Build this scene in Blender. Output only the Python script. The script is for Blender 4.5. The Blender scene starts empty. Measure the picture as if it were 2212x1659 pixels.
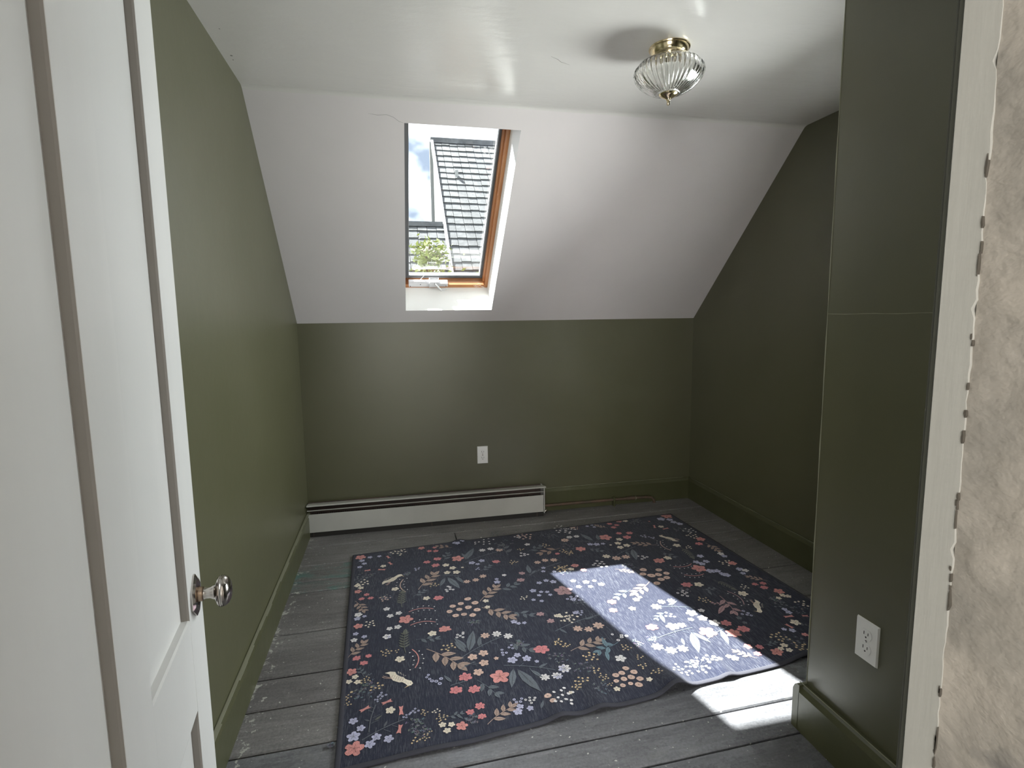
import bpy, bmesh, math, random
from mathutils import Vector, Matrix, noise
random.seed(7)
scene = bpy.context.scene
COL = scene.collection

# ------------------------------------------------------------------ camera
YAW, PITCH, ROLL = 0.2166, 0.122, -0.0128
_f = Vector((math.sin(YAW)*math.cos(PITCH), math.cos(YAW)*math.cos(PITCH), -math.sin(PITCH)))
_r = Vector((math.cos(YAW), -math.sin(YAW), 0)); _u = _r.cross(_f)
_r2 = _r*math.cos(ROLL)+_u*math.sin(ROLL); _u2 = -_r*math.sin(ROLL)+_u*math.cos(ROLL)
cam = bpy.data.objects.new('camera', bpy.data.cameras.new('camera')); COL.objects.link(cam)
cam.matrix_world = Matrix((( _r2.x,_u2.x,-_f.x,0),(_r2.y,_u2.y,-_f.y,0),(_r2.z,_u2.z,-_f.z,1.2887),(0,0,0,1)))
cam.data.sensor_width = 36; cam.data.lens = 36*1174.47/2212
cam.data.clip_start = 0.02; cam.data.clip_end = 200
scene.camera = cam

# ------------------------------------------------------------------ sky, sun, lamps, exposure
vs = scene.view_settings
vs.view_transform = 'Standard'; vs.look = 'None'; vs.gamma = 1; vs.exposure = 1.3; vs.use_curve_mapping = False
world = bpy.data.worlds.new('sky'); scene.world = world; world.use_nodes = True
wn = world.node_tree.nodes; wl = world.node_tree.links
bg = wn['Background']
tc = wn.new('ShaderNodeTexCoord'); mp = wn.new('ShaderNodeMapping'); mp.inputs['Scale'].default_value = (1, 1, 1.6); mp.inputs['Location'].default_value = (1.7, .4, .9)
nz = wn.new('ShaderNodeTexNoise'); nz.inputs['Scale'].default_value = 3.2; nz.inputs['Detail'].default_value = 5
cr = wn.new('ShaderNodeValToRGB')
cr.color_ramp.elements[0].position = .42; cr.color_ramp.elements[0].color = (.080, .094, .118, 1)
cr.color_ramp.elements[1].position = .66; cr.color_ramp.elements[1].color = (1, 1, 1, 1)
wl.new(tc.outputs['Generated'], mp.inputs['Vector']); wl.new(mp.outputs[0], nz.inputs['Vector'])
wl.new(nz.outputs['Fac'], cr.inputs['Fac']); wl.new(cr.outputs['Color'], bg.inputs['Color'])
bg.inputs['Strength'].default_value = SKY = 3.5

def lamp(name, kind, energy, loc, direction, **kw):
    d = bpy.data.lights.new(name, kind); d.energy = energy
    for k, v in kw.items(): setattr(d, k, v)
    o = bpy.data.objects.new(name, d); COL.objects.link(o); o.location = loc
    o.rotation_euler = Vector(direction).to_track_quat('-Z', 'Y').to_euler()
    return o
lamp('sun', 'SUN', 19, (-3, 8, 9), (.629, -1, -1.614), angle=.012, color=(1, .97, .92))
lamp('added_side_fill', 'AREA', 32, (2.20, 1.76, 1.22), (-1, .04, -.16), shape='RECTANGLE', size=.62, size_y=1.0, color=(1, .99, .97))  # added fill lamp outside the added window, brightens the room
lamp('added_hall_fill', 'AREA', 37, (-.60, -1.50, 1.45), (.42, 1, .06), shape='RECTANGLE', size=1.1, size_y=1.7, color=(1, .985, .96))  # added fill lamp behind the camera, lights the room through the doorway

# ------------------------------------------------------------------ room dimensions (metres)
XL, XR, D, H, KN, CR = -.536, 2.0284, 3.398, 2.2047, 1.268, 2.427
XS, YS = 1.217, 1.330
XJ = .48
YF, YB = .31, .398         # hall face and room face of the door wall

# ------------------------------------------------------------------ helpers
def tag(o, label=None, cat=None, group=None, kind=None):
    if label: o['label'] = label
    if cat: o['category'] = cat
    if group: o['group'] = group
    if kind: o['kind'] = kind
    return o
def empty(name, loc=(0, 0, 0)):
    o = bpy.data.objects.new(name, None); COL.objects.link(o); o.location = loc; o.empty_display_size = .05
    return o
def obj(name, bm, mat, parent=None, smooth=False):
    me = bpy.data.meshes.new(name)
    bmesh.ops.recalc_face_normals(bm, faces=bm.faces)
    bm.to_mesh(me); bm.free()
    for m in (mat if isinstance(mat, (list, tuple)) else [mat]): me.materials.append(m)
    if smooth:
        for p in me.polygons: p.use_smooth = True
        if smooth != 'all':
            try: me.set_sharp_from_angle(angle=math.radians(38))
            except Exception: pass
    o = bpy.data.objects.new(name, me); COL.objects.link(o)
    if parent:
        o.parent = parent; o.matrix_parent_inverse = Matrix.Translation(-world_loc(parent))
    return o
def world_loc(o):
    v = Vector(o.location)
    return v if o.parent is None else v
def box(bm, a, b, bev=0, seg=1, M=None):
    r = bmesh.ops.create_cube(bm, size=1); vs_ = r['verts']
    for v in vs_:
        v.co = Vector([a[i]+(b[i]-a[i])*(v.co[i]+.5) for i in range(3)])
    if bev:
        es = {e for v in vs_ for e in v.link_edges}
        r2 = bmesh.ops.bevel(bm, geom=list(es), offset=bev, segments=seg, affect='EDGES', profile=.5)
        vs_ = list({v for f in r2['faces'] for v in f.verts} | {v for v in vs_ if v.is_valid})
    if M is not None:
        for v in vs_: v.co = M(v.co) if callable(M) else M @ v.co
    return vs_
def prism(bm, pts, ex, fn=None):
    """pts: list of 3D points (planar), extruded by vector ex"""
    A = [bm.verts.new(p) for p in pts]; B = [bm.verts.new(Vector(p)+Vector(ex)) for p in pts]
    n = len(pts); bm.faces.new(A); bm.faces.new(B[::-1])
    for i in range(n): bm.faces.new((A[i], B[i], B[(i+1) % n], A[(i+1) % n]))
def lathe(bm, prof, M=Matrix(), n=40, ripple=None):
    rings = []
    for (r, z) in prof:
        ring = []
        for k in range(n):
            a = 2*math.pi*k/n; rr = r
            if ripple: rr = ripple(r, z, a)
            ring.append(bm.verts.new(M @ Vector((rr*math.cos(a), rr*math.sin(a), z))))
        rings.append(ring)
    for i in range(len(rings)-1):
        for k in range(n):
            bm.faces.new((rings[i][k], rings[i][(k+1) % n], rings[i+1][(k+1) % n], rings[i+1][k]))
    if prof[0][0] > 1e-6: bm.faces.new(rings[0][::-1])
    if prof[-1][0] > 1e-6: bm.faces.new(rings[-1])
def tube(bm, pts, rad, n=10):
    rings = []; pts = [Vector(p) for p in pts]
    for i, p in enumerate(pts):
        t = (pts[min(i+1, len(pts)-1)]-pts[max(i-1, 0)]).normalized()
        a = t.cross(Vector((0, 0, 1)));
        if a.length < .05: a = t.cross(Vector((0, 1, 0)))
        a.normalize(); b = t.cross(a)
        rr = rad[i] if isinstance(rad, (list, tuple)) else rad
        rings.append([bm.verts.new(p+(a*math.cos(2*math.pi*k/n)+b*math.sin(2*math.pi*k/n))*rr) for k in range(n)])
    for i in range(len(rings)-1):
        for k in range(n):
            bm.faces.new((rings[i][k], rings[i][(k+1) % n], rings[i+1][(k+1) % n], rings[i+1][k]))
    bm.faces.new(rings[0][::-1]); bm.faces.new(rings[-1])

# ------------------------------------------------------------------ materials
def mat(name, col, rough=.5, metal=0, spec=.5, var=None, vscale=4, bump=0, bscale=40, bdist=.002, stretch=(1, 1, 1),
        specks=None, var2=None, coat=0, rvar=0, sspecks=None):
    m = bpy.data.materials.new(name); m.use_nodes = True
    N = m.node_tree.nodes; L = m.node_tree.links; b = N['Principled BSDF']
    b.inputs['Base Color'].default_value = (*col, 1); b.inputs['Roughness'].default_value = rough
    b.inputs['Metallic'].default_value = metal; b.inputs['Specular IOR Level'].default_value = spec
    if coat: b.inputs['Coat Weight'].default_value = coat; b.inputs['Coat Roughness'].default_value = .15
    tcn = N.new('ShaderNodeTexCoord'); mpn = N.new('ShaderNodeMapping'); mpn.inputs['Scale'].default_value = stretch
    L.new(tcn.outputs['Object'], mpn.inputs['Vector'])
    out = None
    def noise_n(scale, detail=5, rough_=.55):
        n = N.new('ShaderNodeTexNoise'); n.inputs['Scale'].default_value = scale; n.inputs['Detail'].default_value = detail
        n.inputs['Roughness'].default_value = rough_
        L.new(mpn.outputs[0], n.inputs['Vector']); return n
    if var:
        n = noise_n(vscale); r = N.new('ShaderNodeValToRGB')
        r.color_ramp.elements[0].position = .36; r.color_ramp.elements[1].position = .66
        r.color_ramp.elements[0].color = (*col, 1); r.color_ramp.elements[1].color = (*var, 1)
        L.new(n.outputs['Fac'], r.inputs['Fac']); out = r.outputs['Color']
        if rvar:
            mr = N.new('ShaderNodeMapRange'); mr.inputs['From Min'].default_value = .3; mr.inputs['From Max'].default_value = .7
            mr.inputs['To Min'].default_value = rough-rvar; mr.inputs['To Max'].default_value = rough+rvar
            L.new(n.outputs['Fac'], mr.inputs['Value']); L.new(mr.outputs[0], b.inputs['Roughness'])
    def over(fac_out, color):
        nonlocal out
        mx = N.new('ShaderNodeMix'); mx.data_type = 'RGBA'
        if out: L.new(out, mx.inputs['A'])
        else: mx.inputs['A'].default_value = (*col, 1)
        mx.inputs['B'].default_value = (*color, 1); L.new(fac_out, mx.inputs['Factor']); out = mx.outputs['Result']
    for sp in (specks, sspecks):
        if sp:   # (scale, lo, hi, colour)
            n = noise_n(sp[0], 3, .6); r = N.new('ShaderNodeValToRGB')
            r.color_ramp.elements[0].position = sp[1]; r.color_ramp.elements[1].position = sp[2]
            L.new(n.outputs['Fac'], r.inputs['Fac']); over(r.outputs['Color'], sp[3])
    if out: L.new(out, b.inputs['Base Color'])
    if bump:
        n = noise_n(bscale); bp = N.new('ShaderNodeBump'); bp.inputs['Strength'].default_value = bump
        bp.inputs['Distance'].default_value = bdist
        L.new(n.outputs['Fac'], bp.inputs['Height']); L.new(bp.outputs[0], b.inputs['Normal'])
    return m
GREEN = mat('olive_green_wall_paint', (.080, .079, .038), .40, spec=.95, var=(.089, .087, .045), vscale=2.5, bump=.25, bscale=14, bdist=.003)
GREENT = mat('olive_green_trim_paint', (.064, .066, .030), .36, var=(.076, .077, .038), vscale=6, bump=.3, bscale=18, bdist=.003)
GEDGE = mat('worn_green_edge', (.25, .25, .18), .4, bump=.2)
CEIL = mat('ceiling_paint', (.71, .695, .665), .21, spec=.75, var=(.69, .675, .645), vscale=1.7, bump=.5, bscale=9, bdist=.003, stretch=(1, 2.5, 2.5))
SLOPE = mat('slope_paint', (.69, .655, .65), .6, spec=.3, var=(.66, .63, .625), vscale=2, bump=.35, bscale=7, bdist=.004)
REVEAL = mat('reveal_paint', (.82, .82, .80), .5, bump=.3, bscale=30)
DOORP = mat('door_paint', (.72, .72, .70), .40, var=(.65, .65, .635), vscale=3, bump=.22, bscale=30, bdist=.002, stretch=(1, 1, .12),
            specks=(22, .74, .78, (.32, .30, .28)))
DOORE = mat('door_step_shade_paint', (.30, .275, .25), .45, bump=.2)
JAMB = mat('jamb_paint', (.285, .278, .25), .42, var=(.245, .238, .212), vscale=5, bump=.3, bscale=60, bdist=.002, stretch=(1, 1, .1))
PEEL = mat('peeling_jamb_paint', (.25, .225, .19), .5, var=(.165, .152, .13), vscale=9, bump=.9, bscale=16, bdist=.008, stretch=(1, 1, 1.4),
           specks=(11, .64, .74, (.12, .112, .10)))
CASE = mat('casing_paint', (.20, .155, .11), .5, var=(.17, .13, .09), vscale=4, bump=.4, bscale=30)
WHITEP = mat('white_plastic', (.80, .80, .78), .32, bump=.05)
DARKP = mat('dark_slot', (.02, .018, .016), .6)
HEATW = mat('heater_enamel', (.48, .475, .435), .34, var=(.44, .435, .40), vscale=5, specks=(30, .76, .8, (.25, .22, .18)))
HEATD = mat('heater_inside', (.045, .035, .03), .6, var=(.08, .05, .04), vscale=8)
PIPE = mat('painted_copper_pipe', (.09, .07, .05), .45, metal=.2, var=(.16, .10, .07), vscale=12)
BRASS = mat('brass', (.78, .66, .42), .16, metal=1)
CHROME = mat('tarnished_metal', (.55, .52, .49), .16, metal=1, var=(.42, .38, .35), vscale=12, rvar=.05)
COPPER = mat('worn_collar', (.45, .33, .24), .3, metal=1)
WOOD = mat('window_wood', (.52, .24, .10), .35, var=(.38, .15, .06), vscale=5, stretch=(1, .35, .35), bump=.1,
           specks=(7, .62, .72, (.72, .50, .38)))
GASK = mat('dark_gasket', (.10, .107, .115), .5)
METALW = mat('window_crank_metal', (.72, .72, .74), .3, metal=.2)
ALU = mat('aluminium_sash', (.72, .73, .74), .4, metal=.6)
SHIN = mat('roof_shingle', (.045, .047, .049), .85, var=(.088, .092, .095), vscale=5, bump=.5, bscale=30, bdist=.01)
SIDE = mat('neighbour_siding', (.13, .135, .13), .8, var=(.11, .115, .11), vscale=3)
RAKE = mat('rake_board_paint', (.20, .205, .205), .6)
LEAF = mat('leaf_green', (.24, .27, .09), .5, var=(.14, .17, .05), vscale=9)
BARK = mat('bark', (.16, .12, .08), .9, bump=.6)
SOIL = mat('ground_grass', (.12, .14, .06), .95, var=(.16, .15, .10), vscale=1)
BIND = mat('rug_binding', (.040, .040, .052), .95, bump=.8, bscale=400, bdist=.001)
HALLW = mat('hall_wall_paint', (.66, .64, .60), .6)
BULBM = mat('frosted_bulb', (.75, .75, .72), .35)

def glass_mat(name, tint=(.93, .96, .97), gl=.1):
    m = bpy.data.materials.new(name); m.use_nodes = True; N = m.node_tree.nodes; L = m.node_tree.links
    N.remove(N['Principled BSDF'])
    t = N.new('ShaderNodeBsdfTransparent'); t.inputs[0].default_value = (*tint, 1)
    g = N.new('ShaderNodeBsdfGlossy'); g.inputs['Roughness'].default_value = .02
    fr = N.new('ShaderNodeFresnel'); fr.inputs['IOR'].default_value = 1.45
    mx = N.new('ShaderNodeMixShader'); L.new(fr.outputs[0], mx.inputs[0]); L.new(t.outputs[0], mx.inputs[1]); L.new(g.outputs[0], mx.inputs[2])
    L.new(mx.outputs[0], N['Material Output'].inputs['Surface']); return m
PANE = glass_mat('window_pane_glass')
SHADE = bpy.data.materials.new('pressed_clear_glass'); SHADE.use_nodes = True
_b = SHADE.node_tree.nodes['Principled BSDF']; _b.inputs['Base Color'].default_value = (.97, .97, .95, 1)
_b.inputs['Transmission Weight'].default_value = 1; _b.inputs['Roughness'].default_value = .04; _b.inputs['IOR'].default_value = 1.48

CRACK = mat('crack_grey', (.22, .21, .20), .8)  # dark grey of the plaster cracks and blemishes
CHIP = mat('bare_dark_wood_chip', (.045, .038, .028), .8)
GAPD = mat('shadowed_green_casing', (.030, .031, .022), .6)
# ================================================================== SETTING
def solid(name, boxes, m, parent=None, bev=0, kind='structure', smooth=False):
    bm = bmesh.new()
    for a, b in boxes: box(bm, a, b, bev)
    o = obj(name, bm, m, parent, smooth)
    if kind and not parent: o['kind'] = kind
    return o
# floor: sub-floor slab carrying single painted boards
floor = solid('floor', [((-1.4, -2.2, -.12), (XR+.1, D+.1, -.022))], DARKP)
def floor_mat(name, a, b_, rough, teal=None, smooth_=0):
    m = bpy.data.materials.new(name); m.use_nodes = True; N = m.node_tree.nodes; L = m.node_tree.links; b = N['Principled BSDF']
    tcn = N.new('ShaderNodeTexCoord')
    def nse(scale, st, det=4, r=.6, dist=0):
        mp_ = N.new('ShaderNodeMapping'); mp_.inputs['Scale'].default_value = st; L.new(tcn.outputs['Object'], mp_.inputs['Vector'])
        n = N.new('ShaderNodeTexNoise'); n.inputs['Scale'].default_value = scale; n.inputs['Detail'].default_value = det; n.inputs['Roughness'].default_value = r
        n.inputs['Distortion'].default_value = dist; L.new(mp_.outputs[0], n.inputs['Vector']); return n
    def rmp(src, p0, p1, c0=(0, 0, 0), c1=(1, 1, 1)):
        r = N.new('ShaderNodeValToRGB'); r.color_ramp.elements[0].position = p0; r.color_ramp.elements[1].position = p1
        r.color_ramp.elements[0].color = (*c0, 1); r.color_ramp.elements[1].color = (*c1, 1); L.new(src, r.inputs['Fac']); return r.outputs['Color']
    def mix(f, A, B, mode='MIX'):
        x = N.new('ShaderNodeMix'); x.data_type = 'RGBA'; x.blend_type = mode
        for s_, v in ((x.inputs['Factor'], f), (x.inputs['A'], A), (x.inputs['B'], B)):
            if isinstance(v, (int, float)): s_.default_value = v
            elif isinstance(v, tuple): s_.default_value = (*v, 1)
            else: L.new(v, s_)
        return x.outputs['Result']
    def math_(op, a_, c_):
        x = N.new('ShaderNodeMath'); x.operation = op
        for k, v in enumerate((a_, c_)):
            if isinstance(v, (int, float)): x.inputs[k].default_value = v
            else: L.new(v, x.inputs[k])
        return x.outputs[0]
    col = rmp(nse(3.2, (.4, 1.3, 1), 6).outputs['Fac'], .34, .68, a, b_)
    if teal: col = mix(rmp(nse(6, (.6, 1.8, 1), 4, .6, 1.2).outputs['Fac'], .45, .62), col, teal)
    # brush grain and grime
    col = mix(.55, col, rmp(nse(46, (.12, 1.2, 1), 5, .7).outputs['Fac'], .30, .72, (.55, .55, .55), (1.35, 1.35, 1.33)), 'MULTIPLY')
    col = mix(.7, col, rmp(nse(120, (1, 1, 1), 3, .7).outputs['Fac'], .30, .66, (.6, .6, .6), (1.25, 1.25, 1.22)), 'MULTIPLY')
    # dull whitish scuffs
    sc = rmp(nse(9, (1, .8, 1), 7, .75, .6).outputs['Fac'], .56, .78); col = mix(math_('MULTIPLY', sc, .38), col, (.30, .30, .28))
    # paint chips: sparse over the boards, thick beside the left and right walls
    sep = N.new('ShaderNodeSeparateXYZ'); L.new(tcn.outputs['Object'], sep.inputs[0])
    mr = N.new('ShaderNodeMapRange'); mr.inputs['From Min'].default_value = -.54; mr.inputs['From Max'].default_value = -.40; mr.inputs['To Min'].default_value = .20 if not smooth_ else .22; mr.inputs['To Max'].default_value = 0
    L.new(sep.outputs[0], mr.inputs['Value'])
    chip = nse(26, (1, 1, 1), 5, .72, .4)
    v = math_('ADD', chip.outputs['Fac'], mr.outputs[0]); f = rmp(v, .715, .735); col = mix(f, col, (.46, .46, .42))
    dots = nse(70, (1, 1, 1), 1, .5); col = mix(rmp(dots.outputs['Fac'], .735, .75), col, (.52, .52, .48))
    L.new(col, b.inputs['Base Color'])
    rr = rmp(nse(14, (.5, 1, 1), 5).outputs['Fac'], .3, .7, (rough-.1,)*3, (rough+.14,)*3); L.new(rr, b.inputs['Roughness'])
    bp = N.new('ShaderNodeBump'); bp.inputs['Strength'].default_value = .5; bp.inputs['Distance'].default_value = .002
    h = math_('ADD', nse(60, (.2, 1.2, 1), 5, .7).outputs['Fac'], math_('MULTIPLY', nse(8, (.5, 1, 1), 3).outputs['Fac'], 1.5)); L.new(h, bp.inputs['Height']); L.new(bp.outputs[0], b.inputs['Normal'])
    return m
BOARD = [floor_mat('floor_board_paint', (.140, .133, .136), (.225, .216, .216), .40), floor_mat('floor_board_paint', (.150, .143, .144), (.212, .204, .205), .40),
         floor_mat('floor_board_paint', (.110, .111, .121), (.175, .177, .190), .27, None, 1)]
TEAL = floor_mat('teal_worn_board_paint', (.138, .132, .134), (.218, .210, .208), .42, (.110, .205, .190))
y0s = [3.42, 3.16, 2.915, 2.735, 2.62, 2.27, 1.985, 1.818, 1.623, 1.428, 1.295, 1.09, .86, .63, .40, .16, -.08, -.32, -.56, -.80, -1.04, -1.28, -1.52, -1.76, -2.0, -2.2]
SL = .02
rb = random.Random(5)
def board(x0, x1, ya, yb, m, lift=0):
    g = .0036
    bm = bmesh.new()
    top = -.0006-lift
    pts = [(x0+g, ya+g), (x1-g, ya+g), (x1-g, yb-g), (x0+g, yb-g)]
    n = 6
    lo, hi = [], []
    for k in range(n+1):
        x = x0+g+(x1-x0-2*g)*k/n
        w1 = rb.uniform(-.0012, .0012); w2 = rb.uniform(-.0012, .0012)
        ys_ = [yb+g+SL*x+w1, yb+g+.004+SL*x+w1, (ya+yb)/2+SL*x, ya-g-.004+SL*x+w2, ya-g+SL*x+w2]
        zs_ = [top-.004, top-.0004, top+rb.uniform(-.0006, .0004), top-.0004, top-.004]
        ring = [bm.verts.new((x, yy, zz)) for yy, zz in zip(ys_, zs_)] + [bm.verts.new((x, ya-g+SL*x+w2, -.021)), bm.verts.new((x, yb+g+SL*x+w1, -.021))]
        lo.append(ring)
    for k in range(n):
        for j in range(7):
            bm.faces.new((lo[k][j], lo[k][(j+1) % 7], lo[k+1][(j+1) % 7], lo[k+1][j]))
    bm.faces.new(lo[0]); bm.faces.new(lo[-1][::-1])
    return obj('floor_board', bm, m, floor)
for i in range(len(y0s)-1):
    ya, yb = y0s[i], y0s[i+1]
    m = BOARD[2] if ya < 1.64 else BOARD[i % 2]
    xs = [-.60 if ya > .4 else -1.3]
    if i == 5: xs += [.9]
    elif i == 4: xs += [1.35]
    elif i in (1, 7, 11, 14): xs += [rb.uniform(.2, 1.0)]
    xs.append(XR+.05)
    for a, b in zip(xs[:-1], xs[1:]):
        if i in (2, 3): board(a, min(b, 1.3), ya, yb, TEAL if i == 3 or i == 2 else m); board(min(b, 1.3), b, ya, yb, m) if b > 1.3 else None
        elif i == 5 and a < 0:
            # short patch cut into the corner of this board by the left wall
            board(-.60, b, ya, yb, m); board(-.60, -.466, 2.213, yb+.0035, BOARD[0], -.0016)
        else: board(a, b, ya, yb, m)

# walls
solid('wall_left', [((XL-.12, YF, -.02), (XL, D+.12, H+.02))], GREEN)
WY0, WY1, WZ0, WZ1 = 1.45, 2.07, .72, 1.72     # added window, out of view behind the stub wall, to pass the fill lamp
solid('wall_right', [((XR, YS-.1, -.02), (XR+.12, WY0, H+.02)), ((XR, WY1, -.02), (XR+.12, D+.12, H+.02)), ((XR, WY0, -.02), (XR+.12, WY1, WZ0)), ((XR, WY0, WZ1), (XR+.12, WY1, H+.02))], GREEN)
w2 = empty('added_window', (XR+.06, (WY0+WY1)/2, WZ0)); w2['kind'] = 'structure'
bm = bmesh.new()
for a, b_ in (((WY0, WZ0), (WY0+.035, WZ1)), ((WY1-.035, WZ0), (WY1, WZ1)), ((WY0, WZ0), (WY1, WZ0+.035)), ((WY0, WZ1-.035), (WY1, WZ1)), ((WY0, 1.205), (WY1, 1.235))): box(bm, (XR+.04, a[0], a[1]), (XR+.08, b_[0], b_[1]), .001)
obj('window_frame', bm, REVEAL, w2)
bm = bmesh.new(); box(bm, (XR-.02, WY0-.04, WZ0-.025), (XR+.05, WY1+.04, WZ0), .002); obj('window_sill', bm, REVEAL, w2)
bm = bmesh.new(); box(bm, (XR+.058, WY0+.03, WZ0+.03), (XR+.062, WY1-.03, WZ1-.03)); obj('window_pane', bm, PANE, w2)
wb = solid('wall_back', [((XL-.1, D, -.02), (XR+.1, D+.14, KN))], GREEN)
# stub wall (chimney bump) on the right with a faint plaster joint line
solid('wall_stub', [((XS, YB-.02, -.02), (XS+.9, YS, 1.2855)), ((XS, YB-.02, 1.2865), (XS+.9, YS, H+.02)), ((XS+.0006, YB-.02, 1.28), (XS+.9, YS-.0006, 1.29))], GREEN)
obj('trim_1', (lambda bm: (tube(bm, [(XS-.0004, YS+.0004, z+.001*math.sin(z*9)) for z in [i*.1 for i in range(0, 23)]], [.0016+.0007*math.sin(i*2.3) for i in range(23)], 6), bm)[1])(bmesh.new()), GEDGE)['kind'] = 'structure'
# door wall: wall around the doorway
JL = -.33
solid('wall_front', [((XL-.1, YF+.015, -.02), (JL, YB-.03, H)), ((XJ+.02, YF+.015, -.02), (XS+.05, YB-.012, H)), ((JL, YF+.015, 2.03), (XJ+.02, YB-.03, H))], GREEN)
# hallway shell behind the camera
solid('wall_hall_left', [((-1.3, -2.1, -.02), (-1.2, YF+.01, 2.3))], HALLW)
solid('wall_hall_right', [((1.75, -2.1, -.02), (1.85, YF+.01, 2.3))], HALLW)
solid('wall_hall_back', [((-1.3, -2.1, -.02), (1.85, -2.0, 2.3))], HALLW)
solid('wall_hall_front', [((-1.25, YF, -.02), (JL-.02, YF+.016, H)), ((XJ+.02, YF, -.02), (1.8, YF+.016, H)), ((JL-.02, YF, 2.03), (XJ+.02, YF+.016, H))], HALLW)

# ceiling: flat part with a soft crease running into the slope
ceil = solid('ceiling', [((-1.3, -2.1, H), (XR+.12, CR-.006, H+.12))], CEIL)
# sloped ceiling with the skylight shaft
SO = Vector((0, D, KN)); TV = Vector((0, CR-D, H-KN)); TL_ = TV.length; TV.normalize(); NV = Vector((0, -TV.y*0+TV.z, -TV.y)); NV = Vector((0, TV.z, -TV.y))
def S(x, t, o): return Vector((x, 0, 0))+SO+TV*t+NV*o
T0 = (Vector((0, 3.328, 1.3365))-SO).dot(TV); T1 = (Vector((0, 2.507, 2.127))-SO).dot(TV)
OX0, OX1 = .090, .609
bm = bmesh.new()
xsA = [XL-.12, OX0, OX1, XR+.12]; xsB = [XL-.12, OX0-.035, OX1, XR+.12]
tsA = [-.05, T0, T1, TL_-.006]; tsB = [-.05, T0, T1, TL_+.25]
TH = .20
va = [[bm.verts.new(S(xsA[i], tsA[j], 0)) for i in range(4)] for j in range(4)]
vb = [[bm.verts.new(S(xsB[i], tsB[j], TH)) for i in range(4)] for j in range(4)]
for j in range(3):
    for i in range(3):
        if i == 1 and j == 1: continue
        bm.faces.new((va[j][i], va[j][i+1], va[j+1][i+1], va[j+1][i])); bm.faces.new((vb[j][i], vb[j+1][i], vb[j+1][i+1], vb[j][i+1]))
for (a, b) in (((1, 1), (1, 2)), ((1, 2), (2, 2)), ((2, 2), (2, 1)), ((2, 1), (1, 1))):
    f = bm.faces.new((va[a[0]][a[1]], va[b[0]][b[1]], vb[b[0]][b[1]], vb[a[0]][a[1]])); f.material_index = 1
for k in range(3):
    bm.faces.new((va[0][k], vb[0][k], vb[0][k+1], va[0][k+1])); bm.faces.new((va[3][k], va[3][k+1], vb[3][k+1], vb[3][k]))
    bm.faces.new((va[k][0], va[k+1][0], vb[k+1][0], vb[k][0])); bm.faces.new((va[k][3], vb[k][3], vb[k+1][3], va[k+1][3]))
sl = obj('ceiling', bm, [SLOPE, REVEAL]); sl['kind'] = 'structure'
# rounded crease
bm = bmesh.new()
cpts = []
p0 = Vector((0, CR-.016, H)); p1 = Vector((0, CR, H)); p2 = Vector((0, CR, H))-TV*.016
for k in range(9):
    t = k/8; cpts.append(p0*(1-t)**2+p1*2*t*(1-t)+p2*t*t)
cpts2 = [p0+Vector((0, 0, .05))] + [Vector((0, CR+.02, H+.06))] + [p2+NV*.05]
poly = [Vector((XL-.05, p.y, p.z-.0003)) for p in cpts] + [Vector((XL-.05, p.y, p.z)) for p in reversed(cpts2)]
prism(bm, poly, (XR-XL+.1, 0, 0))
tr = obj('ceiling', bm, CEIL, None, True); tr['kind'] = 'structure'

# hairline cracks and blemishes in the plaster, worn line across the stub wall
def crack(pts, r, nm, par):
    bm = bmesh.new(); tube(bm, pts, [r*q for q in ([.4]+[1]*(len(pts)-2)+[.4])], 5); obj(nm, bm, CRACK, par)
crack([(.591, 1.973, H), (.621, 1.989, H), (.639, 2.007, H), (.676, 2.022, H)], .0009, 'plaster_crack', ceil)
crack([S(x, t, -.0001) for x, t in ((-.059, 1.269), (-.022, 1.265), (.017, 1.269), (.045, 1.260), (.068, 1.243), (.086, 1.238))], .0007, 'plaster_crack', sl)
for (x, y, r) in ((-.505, 2.177, .004), (-.508, 2.21, .0025), (-.492, 1.994, .002)):
    bm = bmesh.new(); lathe(bm, [(.0001, -.0008), (r, -.0006), (r*1.1, .001)], Matrix.Translation((x, y, H)), 9); obj('blemish', bm, CRACK, ceil)
bm = bmesh.new(); tube(bm, [(XS+.0001, YB+(YS-YB)*k/30, 1.2862+.0008*math.sin(k*1.3)) for k in range(31)], [.0007+.0005*abs(math.sin(k*2.1)) for k in range(31)], 5); o = obj('trim_3', bm, GEDGE); o['kind'] = 'structure'
# baseboards
def base(name, pts, h, m, kind='structure'):
    """pts: (x,y) run, profile protrudes by normal nx,ny"""
    (x0, y0), (x1, y1), (nx, ny), th = pts
    bm = bmesh.new()
    prof = [(0, 0), (th, 0), (th, h-.022), (th*.72, h-.006), (th*.4, h), (0, h)]
    A = [Vector((x0+nx*a, y0+ny*a, b)) for a, b in prof]
    prism(bm, A, (x1-x0, y1-y0, 0)); o = obj(name, bm, m); o['kind'] = kind; return o
base('baseboard_left', ((XL-.002, YB), (XL-.002, D), (1, 0), .020), .140, GREENT)
base('baseboard_back', ((XL, D+.002), (XR, D+.002), (0, -1), .022), .152, GREENT)
base('baseboard_right', ((XR+.002, YS), (XR+.002, D), (-1, 0), .020), .150, GREENT)
bs = base('baseboard_stub', ((XS+.002, YB), (XS+.002, YS), (-1, 0), .030), .148, GREENT)
base('baseboard_stub', ((XS-.028, YS-.002), (XR, YS-.002), (0, 1), .026), .148, GREENT)
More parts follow.
